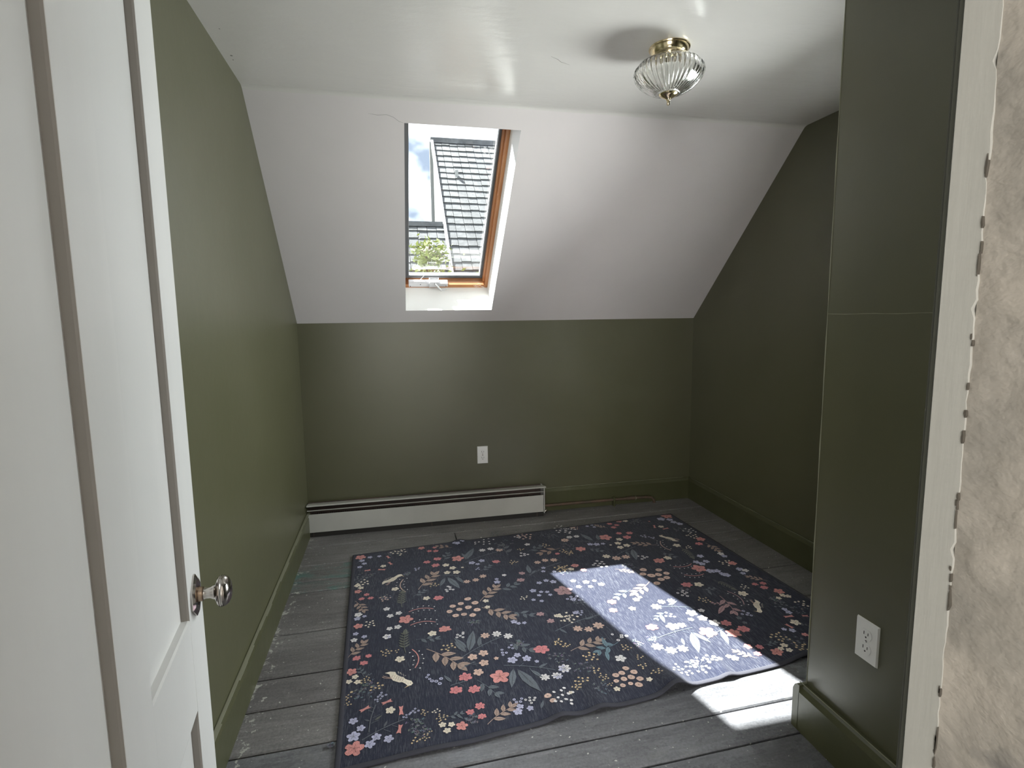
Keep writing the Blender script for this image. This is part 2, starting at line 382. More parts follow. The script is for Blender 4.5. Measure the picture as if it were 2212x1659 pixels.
# worn pale lines where paint has rubbed off the top edges
def edge_line(pts, r, wob=.3):
    bm = bmesh.new(); P = []
    n = 26
    for k in range(n+1):
        t = k/n; P.append(Vector(pts[0]).lerp(Vector(pts[1]), t))
    tube(bm, P, [r*(1+wob*math.sin(k*1.9)) for k in range(n+1)], 6); o = obj('trim_2', bm, GEDGE, None, True); o['kind'] = 'structure'
bm = bmesh.new()
prism(bm, [(XL+.0135, 0, .1305), (XL+.0145, 0, .1335), (XL+.0045, 0, .1408), (XL+.0030, 0, .1385)], (0, 0, 0.0001)) if False else None
for k in range(24):
    ya = YB+.6+(D-.07-YB-.6)*k/24; yb_ = YB+.6+(D-.07-YB-.6)*(k+1)/24
    w = .010+.003*math.sin(k*1.7)
    vs4 = [bm.verts.new(p) for p in ((XL+.0060, ya, .1409), (XL+.0060+w*.5, ya, .1409-w*.42), (XL+.0060+w*.5, yb_, .1409-w*.42), (XL+.0060, yb_, .1409))]
    box(bm, (XL+.004, ya, .1385), (XL+.006+w, yb_, .1408))
bmesh.ops.delete(bm, geom=[v for v in bm.verts if len(v.link_edges) < 3 and False], context='VERTS')
o = obj('trim_2', bm, GEDGE); o['kind'] = 'structure'
edge_line([(XS-.012, YB+.02, .1478), (XS-.012, YS+.015, .1478)], .0016)
edge_line([(.95, D-.008, .1520), (XR-.05, D-.008, .1520)], .0012)
edge_line([(XR-.008, YS+.6, .150), (XR-.008, D-.04, .150)], .0010)

# ------------------------------------------------------------------ doorway jambs and casing
bm = bmesh.new(); rj = random.Random(3)
n = 260
cols = []
for k in range(n+1):
    z = -.01+2.05*k/n; w = rj.uniform(-.0008, .0008)+(rj.random() < .10)*rj.uniform(-.0030, -.0014)
    cols.append([bm.verts.new(p) for p in ((XJ+.035, .366, z), (XJ, .3665-w, z), (XJ, .375, z), (XJ, .3965, z), (XJ+.002, .3985, z), (XJ+.035, .3985, z))])
for k in range(n):
    for j in range(6): bm.faces.new((cols[k][j], cols[k][(j+1) % 6], cols[k+1][(j+1) % 6], cols[k+1][j]))
bm.faces.new(cols[0]); bm.faces.new(cols[-1][::-1])
dj = empty('door_1', (XJ, .35, 0)); dj['kind'] = 'structure'
obj('door_jamb', bm, JAMB, dj, True)
bm = bmesh.new(); cols = []
for k in range(n+1):
    z = -.01+2.05*k/n
    ring = [(XJ+.04, .366, z)]
    for q in range(6):
        y = .3670-(.3670-.294)*q/5
        ring.append((XJ+.0016+.0024*noise.noise(Vector((y*55, z*22, 1)))+.0007*noise.noise(Vector((y*120, z*60, 4))), y, z))
    ring += [(XJ+.004, .2925, z), (XJ+.04, .2925, z)]
    cols.append([bm.verts.new(p) for p in ring])
m_ = len(cols[0])
for k in range(n):
    for j in range(m_): bm.faces.new((cols[k][j], cols[k][(j+1) % m_], cols[k+1][(j+1) % m_], cols[k+1][j]))
bm.faces.new(cols[0]); bm.faces.new(cols[-1][::-1])
obj('jamb_face', bm, PEEL, dj, True)
bm = bmesh.new(); rc_ = random.Random(17)
for k in range(38):
    z = rc_.choice((rc_.uniform(.3, 1.45), rc_.uniform(.7, 1.35), rc_.uniform(.4, 1.3))); h = rc_.uniform(.002, .012)*(1 if rc_.random() < .8 else 1.8); y = .3668+rc_.uniform(-.0012, .0004); w = rc_.uniform(.0003, .0011)
    n_ = 7; pts = [(XJ-.0009, y+w*math.cos(2*math.pi*q/n_)*rc_.uniform(.5, 1.3), z+h*math.sin(2*math.pi*q/n_)*rc_.uniform(.6, 1.2)) for q in range(n_)]
    prism(bm, pts, (.003, 0, 0))
obj('paint_chips', bm, CHIP, dj)['kind'] = 'stuff'
bm = bmesh.new(); box(bm, (XJ+.005, .2915, -.01), (XJ+.12, .310, 2.12), .002, 2); obj('door_casing', bm, CASE, dj, True)
bm = bmesh.new(); box(bm, (XJ+.0022, .3985, -.01), (XJ+.0095, .4035, 2.06), .0008); box(bm, (XJ+.004, .398, -.01), (XJ+.10, .4070, 2.06), .001); obj('back_casing_shade', bm, GAPD, dj)  # dark strip: shade of the gap beside the jamb put into its colour
bm = bmesh.new(); box(bm, (JL-.02, .29, -.01), (JL+.003, .37, 2.05), .002); box(bm, (JL-.11, .29, -.01), (JL-.01, .31, 2.12), .002); box(bm, (JL-.11, .29, 2.04), (XJ+.12, .3095, 2.12), .002)
box(bm, (JL-.02, .31, 2.015), (XJ+.03, .398, 2.035), .002)
obj('door_frame', bm, JAMB, dj)

# ------------------------------------------------------------------ the open door
DD = Vector((-.1202, .99275, 0)); DN = Vector((.99275, .1202, 0)); EP = Vector((-.3725, 1.088, 0))
def DM(v):   # local (s from the free edge towards the hinge, offset along the visible face normal, z)
    return EP-DD*v[0]+DN*v[1]+Vector((0, 0, v[2]))
door = empty('door_2', DM((.754, -.017, 0))); door['kind'] = 'structure'
TK = .036
st = [(0, .100), (.324, .430), (.654, .754)]
rails = [(.008, .20), (.603, .772), (1.90, 2.02)]
bm = bmesh.new()
for a, b in st: box(bm, (a, -TK, .008), (b, 0, 2.02), .0012, 1, DM)
bm.free()
def leaf_piece(name, a, b, bev=.0011, m=DOORP):
    bm = bmesh.new(); box(bm, a, b, bev, 1, DM); return obj(name, bm, m, door)
for a, b in st: leaf_piece('stile', (a, -TK, .008), (b, 0, 2.02))
pans = [(.100, .324), (.430, .654)]
for a, b in pans:
    for z0, z1 in rails: leaf_piece('rail', (a-.0004, -TK+.0004, z0), (b+.0004, -.0004, z1), .0009)
    for z0, z1 in ((.20, .603), (.772, 1.90)):
        leaf_piece('door_panel', (a-.004, -TK+.012, z0-.004), (b+.004, -.0135, z1+.004), .0005)
        # moulded sticking around the panel: inner edges darkened, their shade put into the paint
        bm = bmesh.new()
        for (p, q) in (((a, z0), (a, z1)), ((b, z0), (b, z1)), ((a, z0), (b, z0)), ((a, z1), (b, z1))):
            if p[0] == q[0]:
                sgn = 1 if p[0] == a else -1
                pr = [(0, -.0005), (.0016, -.0035), (.0022, -.0138), (0, -.0138)]
                pts = [DM((p[0]+sgn*u-sgn*.0003, v, z0)) for u, v in pr]; prism(bm, pts, (0, 0, z1-z0))
            else:
                sgn = 1 if p[1] == z0 else -1
                pr = [(0, -.0005), (.0016, -.0035), (.0022, -.0138), (0, -.0138)]
                pts = [DM((a, v, p[1]+sgn*u)) for u, v in pr]; prism(bm, pts, DM((b, 0, 0))-DM((a, 0, 0)))
        mo = obj('panel_moulding', bm, [DOORE, DOORP], door)
        for p in mo.data.polygons:
            zz = [mo.data.vertices[i].co.z for i in p.vertices]
            if max(zz) < z0+.01 or min(zz) > z1-.01: p.material_index = 1
# knob with diamond rosette, both sides
def knob(sd):
    kx, kz = .054, .797
    R3 = Matrix(((-DD.x*1, 0, DN.x*sd, 0), (-DD.y, 0, DN.y*sd, 0), (0, 1, 0, 0), (0, 0, 0, 1)))
    c = DM((kx, 0 if sd > 0 else -TK, kz))
    M = Matrix.Translation(c) @ R3
    bm = bmesh.new()
    for (hw, hh, z0, z1) in ((.026, .038, -.0005, .0028), (.019, .028, .0028, .0046)):
        pass
    # elongated octagon plate with bevelled rim
    def oct_(hw, hh, z): return [M @ Vector(p+(z,)) for p in ((-hw*.12, hh), (hw*.12, hh), (hw, hh*.42), (hw, -hh*.42), (hw*.12, -hh), (-hw*.12, -hh), (-hw, -hh*.42), (-hw, hh*.42))]
    rings = [[bm.verts.new(p) for p in oct_(*a)] for a in ((.030, .0385, -.001), (.030, .0385, .003), (.023, .031, .0062), (.015, .022, .0062), (.014, .020, .0045))]
    for i in range(4):
        for k in range(8): bm.faces.new((rings[i][k], rings[i][(k+1) % 8], rings[i+1][(k+1) % 8], rings[i+1][k]))
    bm.faces.new(rings[0][::-1]); bm.faces.new(rings[-1])
    kn = obj('rosette', bm, CHROME, door)
    bm = bmesh.new(); lathe(bm, [(.0001, .003), (.0125, .003), (.0135, .008), (.0125, .014), (.0095, .016), (.0001, .016)], M, 32)
    obj('collar', bm, COPPER, door, True)
    bm = bmesh.new()
    lathe(bm, [(.0001, .012), (.0105, .014), (.0098, .020), (.0100, .026), (.0130, .031), (.0135, .033), (.0185, .036), (.0250, .0385), (.0275, .0415), (.0268, .0423), (.0280, .0432), (.0283, .0448),
               (.0274, .0456), (.0278, .0468), (.0266, .0512), (.0228, .0560), (.0160, .0595), (.0080, .0610), (.0001, .0614)], M, 48)
    obj('door_knob', bm, CHROME, door, True)
knob(1); knob(-1)
bm = bmesh.new(); box(bm, (-.0012, -TK+.006, .74), (.001, -.006, .86), .0004, 1, DM); obj('latch_plate', bm, CHROME, door)

# ------------------------------------------------------------------ skylight window
win = empty('window_1', S(.35, (T0+T1)/2, TH)); win['kind'] = 'structure'
F0, F1 = OX0-.035, OX1            # shaft at the frame
def sbox(bm, x0, x1, t0, t1, o0, o1, bev=.0015): 
    box(bm, (0, 0, 0), (1, 1, 1), 0, 1, lambda v: S(x0+(x1-x0)*v.x, t0+(t1-t0)*v.y, o0+(o1-o0)*v.z))
def frame_rect(name, x0, x1, t0, t1, wl_, wr, wb_, wt, o0, o1, m):
    bm = bmesh.new()
    sbox(bm, x0, x0+wl_, t0, t1, o0, o1); sbox(bm, x1-wr, x1, t0, t1, o0, o1)
    sbox(bm, x0+wl_, x1-wr, t0, t0+wb_, o0, o1); sbox(bm, x0+wl_, x1-wr, t1-wt, t1, o0, o1)
    bmesh.ops.bevel(bm, geom=list(bm.edges), offset=.0015, segments=1, affect='EDGES') if False else None
    return obj(name, bm, m, win)
frame_rect('window_frame', F0-.03, F1+.03, T0-.03, T1+.03, .034, .048, .054, .036, TH-.0008, TH+.110, WOOD)
frame_rect('window_sash', F0-.005, F1+.005, T0-.004, T1+.004, .020, .034, .028, .060, TH+.030, TH+.097, WOOD)
frame_rect('window_gasket', F0+.006, F1-.010, T0+.010, T1-.010, .058, .034, .022, .090, TH+.060, TH+.099, GASK)
frame_rect('glazing_bead', F0+.060, F1-.040, T0+.030, T1-.097, .006, .006, .006, .006, TH+.072, TH+.0985, ALU)
frame_rect('outer_cladding', F0-.06, F1+.06, T0-.06, T1+.06, .075, .062, .062, .15, TH+.099, TH+.118, ALU)
bm = bmesh.new(); sbox(bm, F0+.02, F1-.016, T0+.012, T1-.012, TH+.084, TH+.088); obj('window_pane', bm, PANE, win)
# crank operator on the lower frame member
TO = T0+.024; OP0 = TH-.004
bm = bmesh.new()
sbox(bm, .116, .246, TO-.004, TO+.012, OP0, OP0+.034); sbox(bm, .118, .244, TO+.012, TO+.018, OP0+.010, OP0+.030); sbox(bm, .118, .244, TO-.016, TO-.004, OP0+.001, OP0+.008)
sbox(bm, .298, .356, TO-.004, TO+.012, OP0, OP0+.034); sbox(bm, .300, .356, TO-.014, TO-.004, OP0+.001, OP0+.008)
obj('operator_track', bm, METALW, win)
bm = bmesh.new(); sbox(bm, .244, .300, TO-.010, TO+.026, OP0-.006, OP0+.034); bmesh.ops.bevel(bm, geom=list(bm.edges), offset=.0025, segments=2, affect='EDGES'); obj('operator_housing', bm, METALW, win, True)
bm = bmesh.new(); tube(bm, [S(.276, TO+.018, OP0-.004), S(.277, TO+.018, OP0-.013), S(.290, TO+.006, OP0-.018), S(.312, TO-.018, OP0-.024), S(.318, TO-.023, OP0-.026)], [.006, .006, .0055, .0055, .006], 10)
tube(bm, [S(.314, TO-.020, OP0-.024), S(.345, TO-.014, OP0-.018)], .0065, 10); obj('crank_handle', bm, ALU, win, True)
bm = bmesh.new(); tube(bm, [S(.186, TO+.010, OP0+.034), S(.214, TO+.030, OP0+.055)], .0022, 6); obj('operator_arm', bm, ALU, win)
for xx, tt in ((.126, -.010), (.188, .004), (.346, -.008)):
    bm = bmesh.new(); p = S(xx, TO+tt, OP0); tube(bm, [p, p-NV*.0012], .003, 10); obj('screw', bm, DARKP, win)
bm = bmesh.new(); rr_ = random.Random(9)
for k in range(9):
    x = .51+rr_.uniform(0, .065); t = T0+rr_.uniform(.012, .045)
    tube(bm, [S(x, t, TH-.004-rr_.uniform(0, .006)), S(x+rr_.uniform(.008, .03), t+rr_.uniform(-.006, .01), TH-.004-rr_.uniform(0, .008))], .0007, 5)
fz = obj('frayed_sealant', bm, REVEAL, win)

# ------------------------------------------------------------------ outside: neighbouring house, tree, ground
g_ = solid('ground', [((-25, -12, -3.8), (30, 45, -3.5))], SOIL)
PS = .951
def RP(x, y, o=0): return Vector((x, y-o*.69, 2.093+(y-9.039)*PS+o*.72))
nh = empty('neighbouring_house', (2.4, 10.2, -3.5)); tag(nh, 'neighbouring house with grey shingled roof seen through the skylight', 'house')
YR, YL_, YE = 12.13, 9.92, 7.9
bm = bmesh.new()
def body(x0, x1, yr):
    z = lambda y: 2.093+(y-9.039)*PS-.03
    prism(bm, [(x0, YE+.25, -3.5), (x0, YE+.25, z(YE+.25)), (x0, yr, z(yr)), (x0, yr, -3.5)], (x1-x0, 0, 0))
body(1.0, 4.8, YR); obj('house_wall', bm, SIDE, nh)
bm = bmesh.new(); body(-1.6, .99, YL_); obj('house_wall', bm, SIDE, nh)
def course_mesh(w, d, rng):
    """one course of shingles, tilted slab with uneven butts"""
    bm = bmesh.new(); n = max(4, int(w/.16)); x = 0
    for k in range(n):
        x1 = w*(k+1)/n; j = rng.uniform(-.012, .012); h = .022+rng.uniform(-.004, .004)
        a = w*k/n
        vs8 = [(a+.004, j, 0), (x1-.004, j, 0), (x1-.004, d*1.05, 0), (a+.004, d*1.05, 0), (a+.004, j, h), (x1-.004, j, h), (x1-.004, d*1.05, .004), (a+.004, d*1.05, .004)]
        V = [bm.verts.new(p) for p in vs8]
        for f in ((0, 3, 2, 1), (4, 5, 6, 7), (0, 1, 5, 4), (1, 2, 6, 5), (2, 3, 7, 6), (3, 0, 4, 7)): bm.faces.new([V[i] for i in f])
    return bm
rs_ = random.Random(11)
NR = 26; dl = math.hypot(1, PS)
def courses(x0, x1, ya, yb, nrow):
    for k in range(nrow):
        y = ya+(yb-ya)*k/nrow; dy = (yb-ya)/nrow
        bm = course_mesh(x1-x0, dy*dl, rs_)
        o = obj('shingle_course', bm, SHIN, nh)
        B = Matrix(((1, 0, 0, x0), (0, 1/dl, -PS/dl, 0), (0, PS/dl, 1/dl, 0), (0, 0, 0, 1)))
        p = RP(0, y); B[1][3] = p.y; B[2][3] = p.z
        o.matrix_parent_inverse = Matrix(); o.matrix_local = Matrix.Translation(-nh.location) @ B
courses(1.02, 4.8, YE, YR, 27)
courses(-1.6, 1.0, YE, YL_, 13)
bm = bmesh.new(); prism(bm, [RP(.97, YE, -.06), RP(.97, YE, .05), RP(.97, YR+.03, .05), RP(.97, YR+.03, -.06)], (.05, 0, 0)); obj('rake_board', bm, RAKE, nh)
bm = bmesh.new(); prism(bm, [RP(.97, YR-.10, .03), RP(.97, YR, .07), RP(.97, YR+.08, -.02)], (3.85, 0, 0)); obj('ridge_cap', bm, SHIN, nh)
bm = bmesh.new(); prism(bm, [RP(-1.6, YL_-.07, .03), RP(-1.6, YL_, .06), RP(-1.6, YL_+.06, -.02)], (2.56, 0, 0)); obj('ridge_cap', bm, SHIN, nh)
bm = bmesh.new(); box(bm, (.94, YR-.07, 2.6), (1.02, YR+.03, 4.98)); obj('corner_board', bm, RAKE, nh)
for (x, y, h) in ((1.38, 11.1, .12), (1.95, 9.5, .12)):
    p = RP(x, y); bm = bmesh.new(); lathe(bm, [(.035, -.05), (.032, h), (.026, h)], Matrix.Translation(p), 12); obj('vent_pipe', bm, RAKE, nh)
# tree top
tr_ = empty('tree', (.42, 6.1, -3.5)); tag(tr_, 'leafy yellow green tree top in front of the shingled roof', 'tree')
bm = bmesh.new(); tube(bm, [(.5, 6.3, -3.5), (.47, 6.2, -1), (.45, 6.1, .6), (.44, 6.1, 1.5)], [.12, .09, .05, .015], 10)
rt = random.Random(4); lv = bmesh.new()
for k in range(70):
    a = rt.uniform(0, 6.28); z = 2.12-abs(rt.gauss(0, .75)); z = max(z, -.6)
    rad = min(.85, .08+.55*(2.16-z)**.8)
    tip = Vector((.44+rad*math.cos(a), 6.1+rad*math.sin(a)*.8, z)); b0 = Vector((.45, 6.1, z-.25*rad-.05))
    tube(bm, [b0, b0.lerp(tip, .5)+Vector((0, 0, .03)), tip], [.012, .008, .003], 5)
    for q in range(26):
        t = rt.uniform(.35, 1.05); c = b0.lerp(tip, t)+Vector((rt.gauss(0, .05), rt.gauss(0, .05), rt.gauss(0, .05)))
        d = Vector((rt.gauss(0, 1), rt.gauss(0, 1), rt.gauss(0, .6)+.2)).normalized(); s_ = d.cross(Vector((rt.gauss(0, 1), rt.gauss(0, 1), rt.gauss(0, 1)))).normalized()
        l = rt.uniform(.05, .09); w = l*.22
        V = [lv.verts.new(p) for p in (c, c+d*l*.5+s_*w, c+d*l, c+d*l*.5-s_*w)]; lv.faces.new(V)
obj('trunk', bm, BARK, tr_); o = obj('foliage', lv, LEAF, tr_); o['kind'] = 'stuff'

# ================================================================== OBJECTS
# ------------------------------------------------------------------ baseboard heater
HX0, HX1, HY = XL+.006, .930, D-.020
ht = empty('baseboard_heater', (.2, D-.06, 0)); tag(ht, 'long cream baseboard heater along the green knee wall', 'heater')
fy = 3.292
bm = bmesh.new(); box(bm, (HX0, D-.026, .018), (HX1, D-.0225, .190)); obj('back_plate', bm, HEATD, ht)
bm = bmesh.new()   # hood: rolled top edge
prof = [(D-.0225, .184), (D-.040, .186), (fy+.018, .1955), (fy+.004, .1945), (fy+.001, .191), (fy+.002, .188), (fy+.010, .1915), (D-.0225, .180)]
prism(bm, [(HX0, y, z) for y, z in prof], (HX1+.012-HX0, 0, 0)); obj('hood', bm, HEATW, ht)
bm = bmesh.new(); box(bm, (HX0, fy+.006, .0), (HX1-.006, fy+.012, .034)); obj('toe_shade', bm, DARKP, ht)  # added dark strip, the shade under the heater put into its colour
bm = bmesh.new()   # damper blade
prof = [(fy+.008, .1655), (fy+.003, .1650), (fy+.002, .1635), (fy+.003, .1615), (fy+.009, .1610)]
prism(bm, [(HX0+.002, y, z) for y, z in prof], (HX1-HX0-.006, 0, 0)); obj('damper', bm, HEATW, ht)
bm = bmesh.new(); box(bm, (HX0, fy, .030), (HX1-.006, fy+.0035, .1420), .001)
# slight dent towards the right end
obj('front_panel', bm, HEATW, ht)
bm = bmesh.new(); box(bm, (HX1-.003, fy-.002, .020), (HX1+.003, D-.0225, .194), .001); obj('end_cap', bm, HEATW, ht)
bm = bmesh.new(); box(bm, (HX0+.003, fy+.004, .072), (HX1-.004, D-.027, .118))
for k in range(0, 110):
    x = HX0+.03+(HX1-HX0-.08)*k/109; box(bm, (x, fy+.006, .040), (x+.0012, D-.028, .125))
obj('heating_fins', bm, HEATD, ht)
bm = bmesh.new(); tube(bm, [(HX0+.01, D-.05, .06), (HX1+.01, D-.05, .055)], .010, 10); obj('inner_pipe', bm, PIPE, ht)
for x in (HX0+.03, .2, HX1-.05):
    bm = bmesh.new(); box(bm, (x, fy+.004, 0), (x+.004, D-.0225, .05)); obj('bracket', bm, HEATD, ht)
# ------------------------------------------------------------------ heating pipe
hp = empty('heating_pipe', (1.35, D-.045, 0)); tag(hp, 'thin brown heating pipe leaving the heater along the back baseboard', 'pipe')
def arc(c, r, a0, a1, n=6): return [(c[0]+r*math.cos(a0+(a1-a0)*k/n), c[1], c[2]+r*math.sin(a0+(a1-a0)*k/n)) for k in range(n+1)]
yp = D-.044
bm = bmesh.new(); tube(bm, [(HX1+.006, yp, .047), (1.2, yp, .046), (1.56, yp, .045)], .0095, 12); obj('pipe', bm, PIPE, hp, True)
bm = bmesh.new(); tube(bm, [(1.535, yp, .045), (1.545, yp, .045), (1.585, yp, .045), (1.60, yp, .045)], [.0115, .013, .013, .0115], 12); obj('coupling', bm, PIPE, hp, True)
bm = bmesh.new(); tube(bm, [(1.60, yp, .045), (1.68, yp, .043), (1.72, yp, .035), (1.738, yp, .015), (1.74, yp, -.01)], .0095, 12); obj('pipe', bm, PIPE, hp, True)
bm = bmesh.new(); tube(bm, [(1.596, yp, .045), (1.600, yp, .045)], .0138, 14); obj('solder_ring', bm, GEDGE, hp, True)
for x in (1.44,):
    bm = bmesh.new(); box(bm, (x-.006, yp-.012, .0), (x+.006, D-.02, .034), .002); box(bm, (x-.008, yp-.013, .032), (x+.008, D-.020, .062), .003); obj('pipe_bracket', bm, GREENT, hp)
bm = bmesh.new(); tube(bm, [(HX1+.012, yp-.015, .008), (HX1+.016, yp-.015, .030), (HX1+.016, yp-.004, .047)], [.009, .008, .007], 10); lathe(bm, [(.0001, -.006), (.0085, -.006), (.010, 0), (.0085, .006), (.0001, .006)], Matrix.Translation((HX1+.022, yp-.018, .018)) @ Matrix.Rotation(1.2, 4, 'Y'), 12)
obj('bleed_valve', bm, CHROME, hp, True)

# ------------------------------------------------------------------ outlets
def outlet(name, label, M, off):
    root = empty(name, M.translation); tag(root, label, 'outlet')
    bm = bmesh.new(); box(bm, (-.035, -.057, 0), (.035, .057, .0055), 0)
    top = [v for v in bm.verts if v.co.z > .003]
    for v in top: v.co.x *= .93; v.co.y *= .955
    for v in bm.verts: v.co = M @ v.co
    obj('cover_plate', bm, WHITEP, root)
    for sy in (-1, 1):
        bm = bmesh.new(); pts = []
        for k in range(28):
            a = 2*math.pi*k/28; x = .0172*math.cos(a); y = .0172*math.sin(a); y = max(-.0138, min(.0138, y)); pts.append(M @ Vector((x, y+sy*.0195, .004)))
        nrm = (M.to_3x3() @ Vector((0, 0, 1)))
        prism(bm, pts, nrm*.0035); rc = obj('receptacle', bm, WHITEP, root)
        bm = bmesh.new()
        for (x, y, w, h) in ((-.0064, .0030, .0011, .0045), (.0064, .0030, .0011, .0038)):
            box(bm, (x-w, y-h+sy*.0195, .0068), (x+w, y+h+sy*.0195, .0078), 0, 1, M)
        pts = [M @ Vector((.0024*math.cos(a), .0024*math.sin(a)-.0075+sy*.0195, .0068)) for a in [2*math.pi*k/12 for k in range(12)]]
        prism(bm, pts, nrm*.001); sl_ = obj('slots', bm, DARKP, root)
    bm = bmesh.new(); lathe(bm, [(.0001, .004), (.0032, .004), (.0032, .0062), (.0001, .0068)], M, 14); obj('screw', bm, CHROME if off else DARKP, root)
outlet('outlet', 'white duplex outlet on the knee wall above the heater', Matrix(((1, 0, 0, .547), (0, 0, -1, D), (0, 1, 0, .4085), (0, 0, 0, 1))), 0)
outlet('outlet', 'white duplex outlet on the right stub wall near the doorway', Matrix(((0, 0, -1, XS), (-1, 0, 0, 1.128), (0, 1, 0, .414), (0, 0, 0, 1))), 1)

# ------------------------------------------------------------------ ceiling lamp
LC = Vector((.975, 1.835, H))
lp = empty('ceiling_lamp', LC); tag(lp, 'brass ceiling lamp with ribbed clear glass bowl', 'lamp')
Mz = Matrix.Translation(LC)
bm = bmesh.new(); lathe(bm, [(.0001, .002), (.068, .002), (.070, -.002), (.069, -.005), (.065, -.006), (.064, -.010), (.061, -.018), (.055, -.026), (.050, -.029), (.0001, -.029)], Mz, 48); obj('canopy', bm, BRASS, lp, True)
bm = bmesh.new(); lathe(bm, [(.0001, -.020), (.008, -.020), (.008, -.058), (.014, -.060), (.014, -.075), (.0001, -.075)], Mz, 20); obj('socket', bm, BULBM, lp, True)
bm = bmesh.new(); lathe(bm, [(.0001, -.074), (.012, -.075), (.018, -.088), (.024, -.102), (.020, -.116), (.010, -.123), (.0001, -.125)], Mz, 24); obj('light_bulb', bm, BULBM, lp, True)
prof_o = [(.050, -.026), (.054, -.032), (.066, -.038), (.086, -.045), (.104, -.056), (.115, -.071), (.117, -.086), (.111, -.102), (.098, -.118), (.080, -.132), (.060, -.143), (.040, -.150), (.026, -.153)]
prof_i = [(.024, -.149), (.040, -.1455), (.060, -.1385), (.079, -.1275), (.0955, -.1145), (.1075, -.0995), (.113, -.0855), (.111, -.072), (.101, -.0595), (.084, -.0495), (.064, -.0425), (.050, -.0365), (.046, -.027)]
prof_o = [Vector((a, b, 0)) for a, b in prof_o]
def dens(P, m=3):
    out = []
    for i in range(len(P)-1):
        for k in range(m): t = k/m; out.append((P[i][0]*(1-t)+P[i+1][0]*t, P[i][1]*(1-t)+P[i+1][1]*t))
    out.append((P[-1][0], P[-1][1])); return out
def rip(r, z, a):
    zz = z
    if zz > -.060: return r
    w = min(1, (-.060-zz)/.018)*min(1, max(0, (r-.022)/.02))
    return r+w*.0034*(abs(math.cos(a*21))*2-1)
bm = bmesh.new(); lathe(bm, dens(prof_o)+[(a, b) for a, b in prof_i], Mz, 252, None)
for v in bm.verts:
    p = v.co-LC; r = math.hypot(p.x, p.y); a = math.atan2(p.y, p.x)
    # only the outer skin is ribbed
    outer = min(abs(r-b[0])+abs(p.z-b[1]) for b in dens(prof_o))
    if outer < 1e-4 and r > 1e-4:
        r2 = rip(r, p.z, a); v.co.x = LC.x+p.x*r2/r; v.co.y = LC.y+p.y*r2/r
# close the lathe ring (outer rim joins inner rim)
obj('glass_bowl', bm, SHADE, lp, 'all')
bm = bmesh.new(); lathe(bm, [(.0001, -.147), (.030, -.149), (.033, -.152), (.031, -.156), (.022, -.161), (.012, -.166), (.008, -.169), (.0075, -.172), (.0055, -.174), (.0050, -.186), (.0040, -.188), (.0001, -.188)], Mz, 32); obj('finial', bm, CHROME if False else BRASS, lp, True)

# ------------------------------------------------------------------ rug
BL, BR, FR, FL = Vector((-.249, 2.966)), Vector((1.729, 3.108)), Vector((1.822, 1.662)), Vector((-.205, 1.478))
HUMPS = [(.49, .038, .014), (.63, .040, .013), (.915, .050, .034), (1.13, .030, .010), (1.46, .05, .010), (.08, .09, .005), (.28, .05, .003)]
def rug_z(x, y):
    yf = FL.y+(FR.y-FL.y)*(x-FL.x)/(FR.x-FL.x)
    d = max(0, y-yf); z = .0055
    for c, s, h in HUMPS: z += h*math.exp(-((x-c)/s)**2)*math.exp(-(d/.10)**1.5)
    yb_ = BL.y+(BR.y-BL.y)*(x-BL.x)/(BR.x-BL.x)
    z += .012*math.exp(-((x-.335)/.035)**2)*math.exp(-(max(0, yb_-y)/.06)**1.5)
    z += .0012*(math.sin(x*9+y*4)+math.sin(y*11-x*5))*.5+.0012
    return z
def rug_p(u, v):
    w = .004*math.sin(u*23)*(1-v)**6+.003*math.sin(v*9+1)*(1-u)**8
    p = (FL*(1-u)+FR*u)*(1-v)+(BL*(1-u)+BR*u)*v
    # front edge bows slightly
    p = p+Vector((0, -.012*math.sin(math.pi*u)*(1-v)**3 + w))
    return p
m = bpy.data.materials.new('rug_navy_weave'); m.use_nodes = True; N = m.node_tree.nodes; L = m.node_tree.links; b = N['Principled BSDF']
b.inputs['Roughness'].default_value = .95; b.inputs['Specular IOR Level'].default_value = .12; b.inputs['Sheen Weight'].default_value = .15
tcn = N.new('ShaderNodeTexCoord')
def nn(scale, st, det=3, r=.6):
    mpn = N.new('ShaderNodeMapping'); mpn.inputs['Scale'].default_value = st; L.new(tcn.outputs['Object'], mpn.inputs['Vector'])
    n = N.new('ShaderNodeTexNoise'); n.inputs['Scale'].default_value = scale; n.inputs['Detail'].default_value = det; n.inputs['Roughness'].default_value = r
    L.new(mpn.outputs[0], n.inputs['Vector']); return n
def ramp(n, a, ca, b_, cb):
    r = N.new('ShaderNodeValToRGB'); r.color_ramp.elements[0].position = a; r.color_ramp.elements[0].color = (*ca, 1)
    r.color_ramp.elements[1].position = b_; r.color_ramp.elements[1].color = (*cb, 1); L.new(n.outputs['Fac'], r.inputs['Fac']); return r
at = N.new('ShaderNodeAttribute'); at.attribute_name = 'print'
streak = ramp(nn(360, (1, .08, 1), 2), .48, (0, 0, 0), .68, (1, 1, 1))
blot = ramp(nn(2.6, (1, 1, 1), 4), .35, (.25, .25, .25), .68, (1, 1, 1))
fine = ramp(nn(520, (1, .5, 1), 2), .40, (.80, .80, .80), .62, (1.12, 1.12, 1.12))
mul = N.new('ShaderNodeMix'); mul.data_type = 'RGBA'; mul.blend_type = 'MULTIPLY'; mul.inputs['Factor'].default_value = 1
L.new(streak.outputs[0], mul.inputs['A']); L.new(blot.outputs[0], mul.inputs['B'])
mx = N.new('ShaderNodeMix'); mx.data_type = 'RGBA'; mx.inputs['B'].default_value = (.22, .226, .245, 1)
L.new(at.outputs['Color'], mx.inputs['A'])
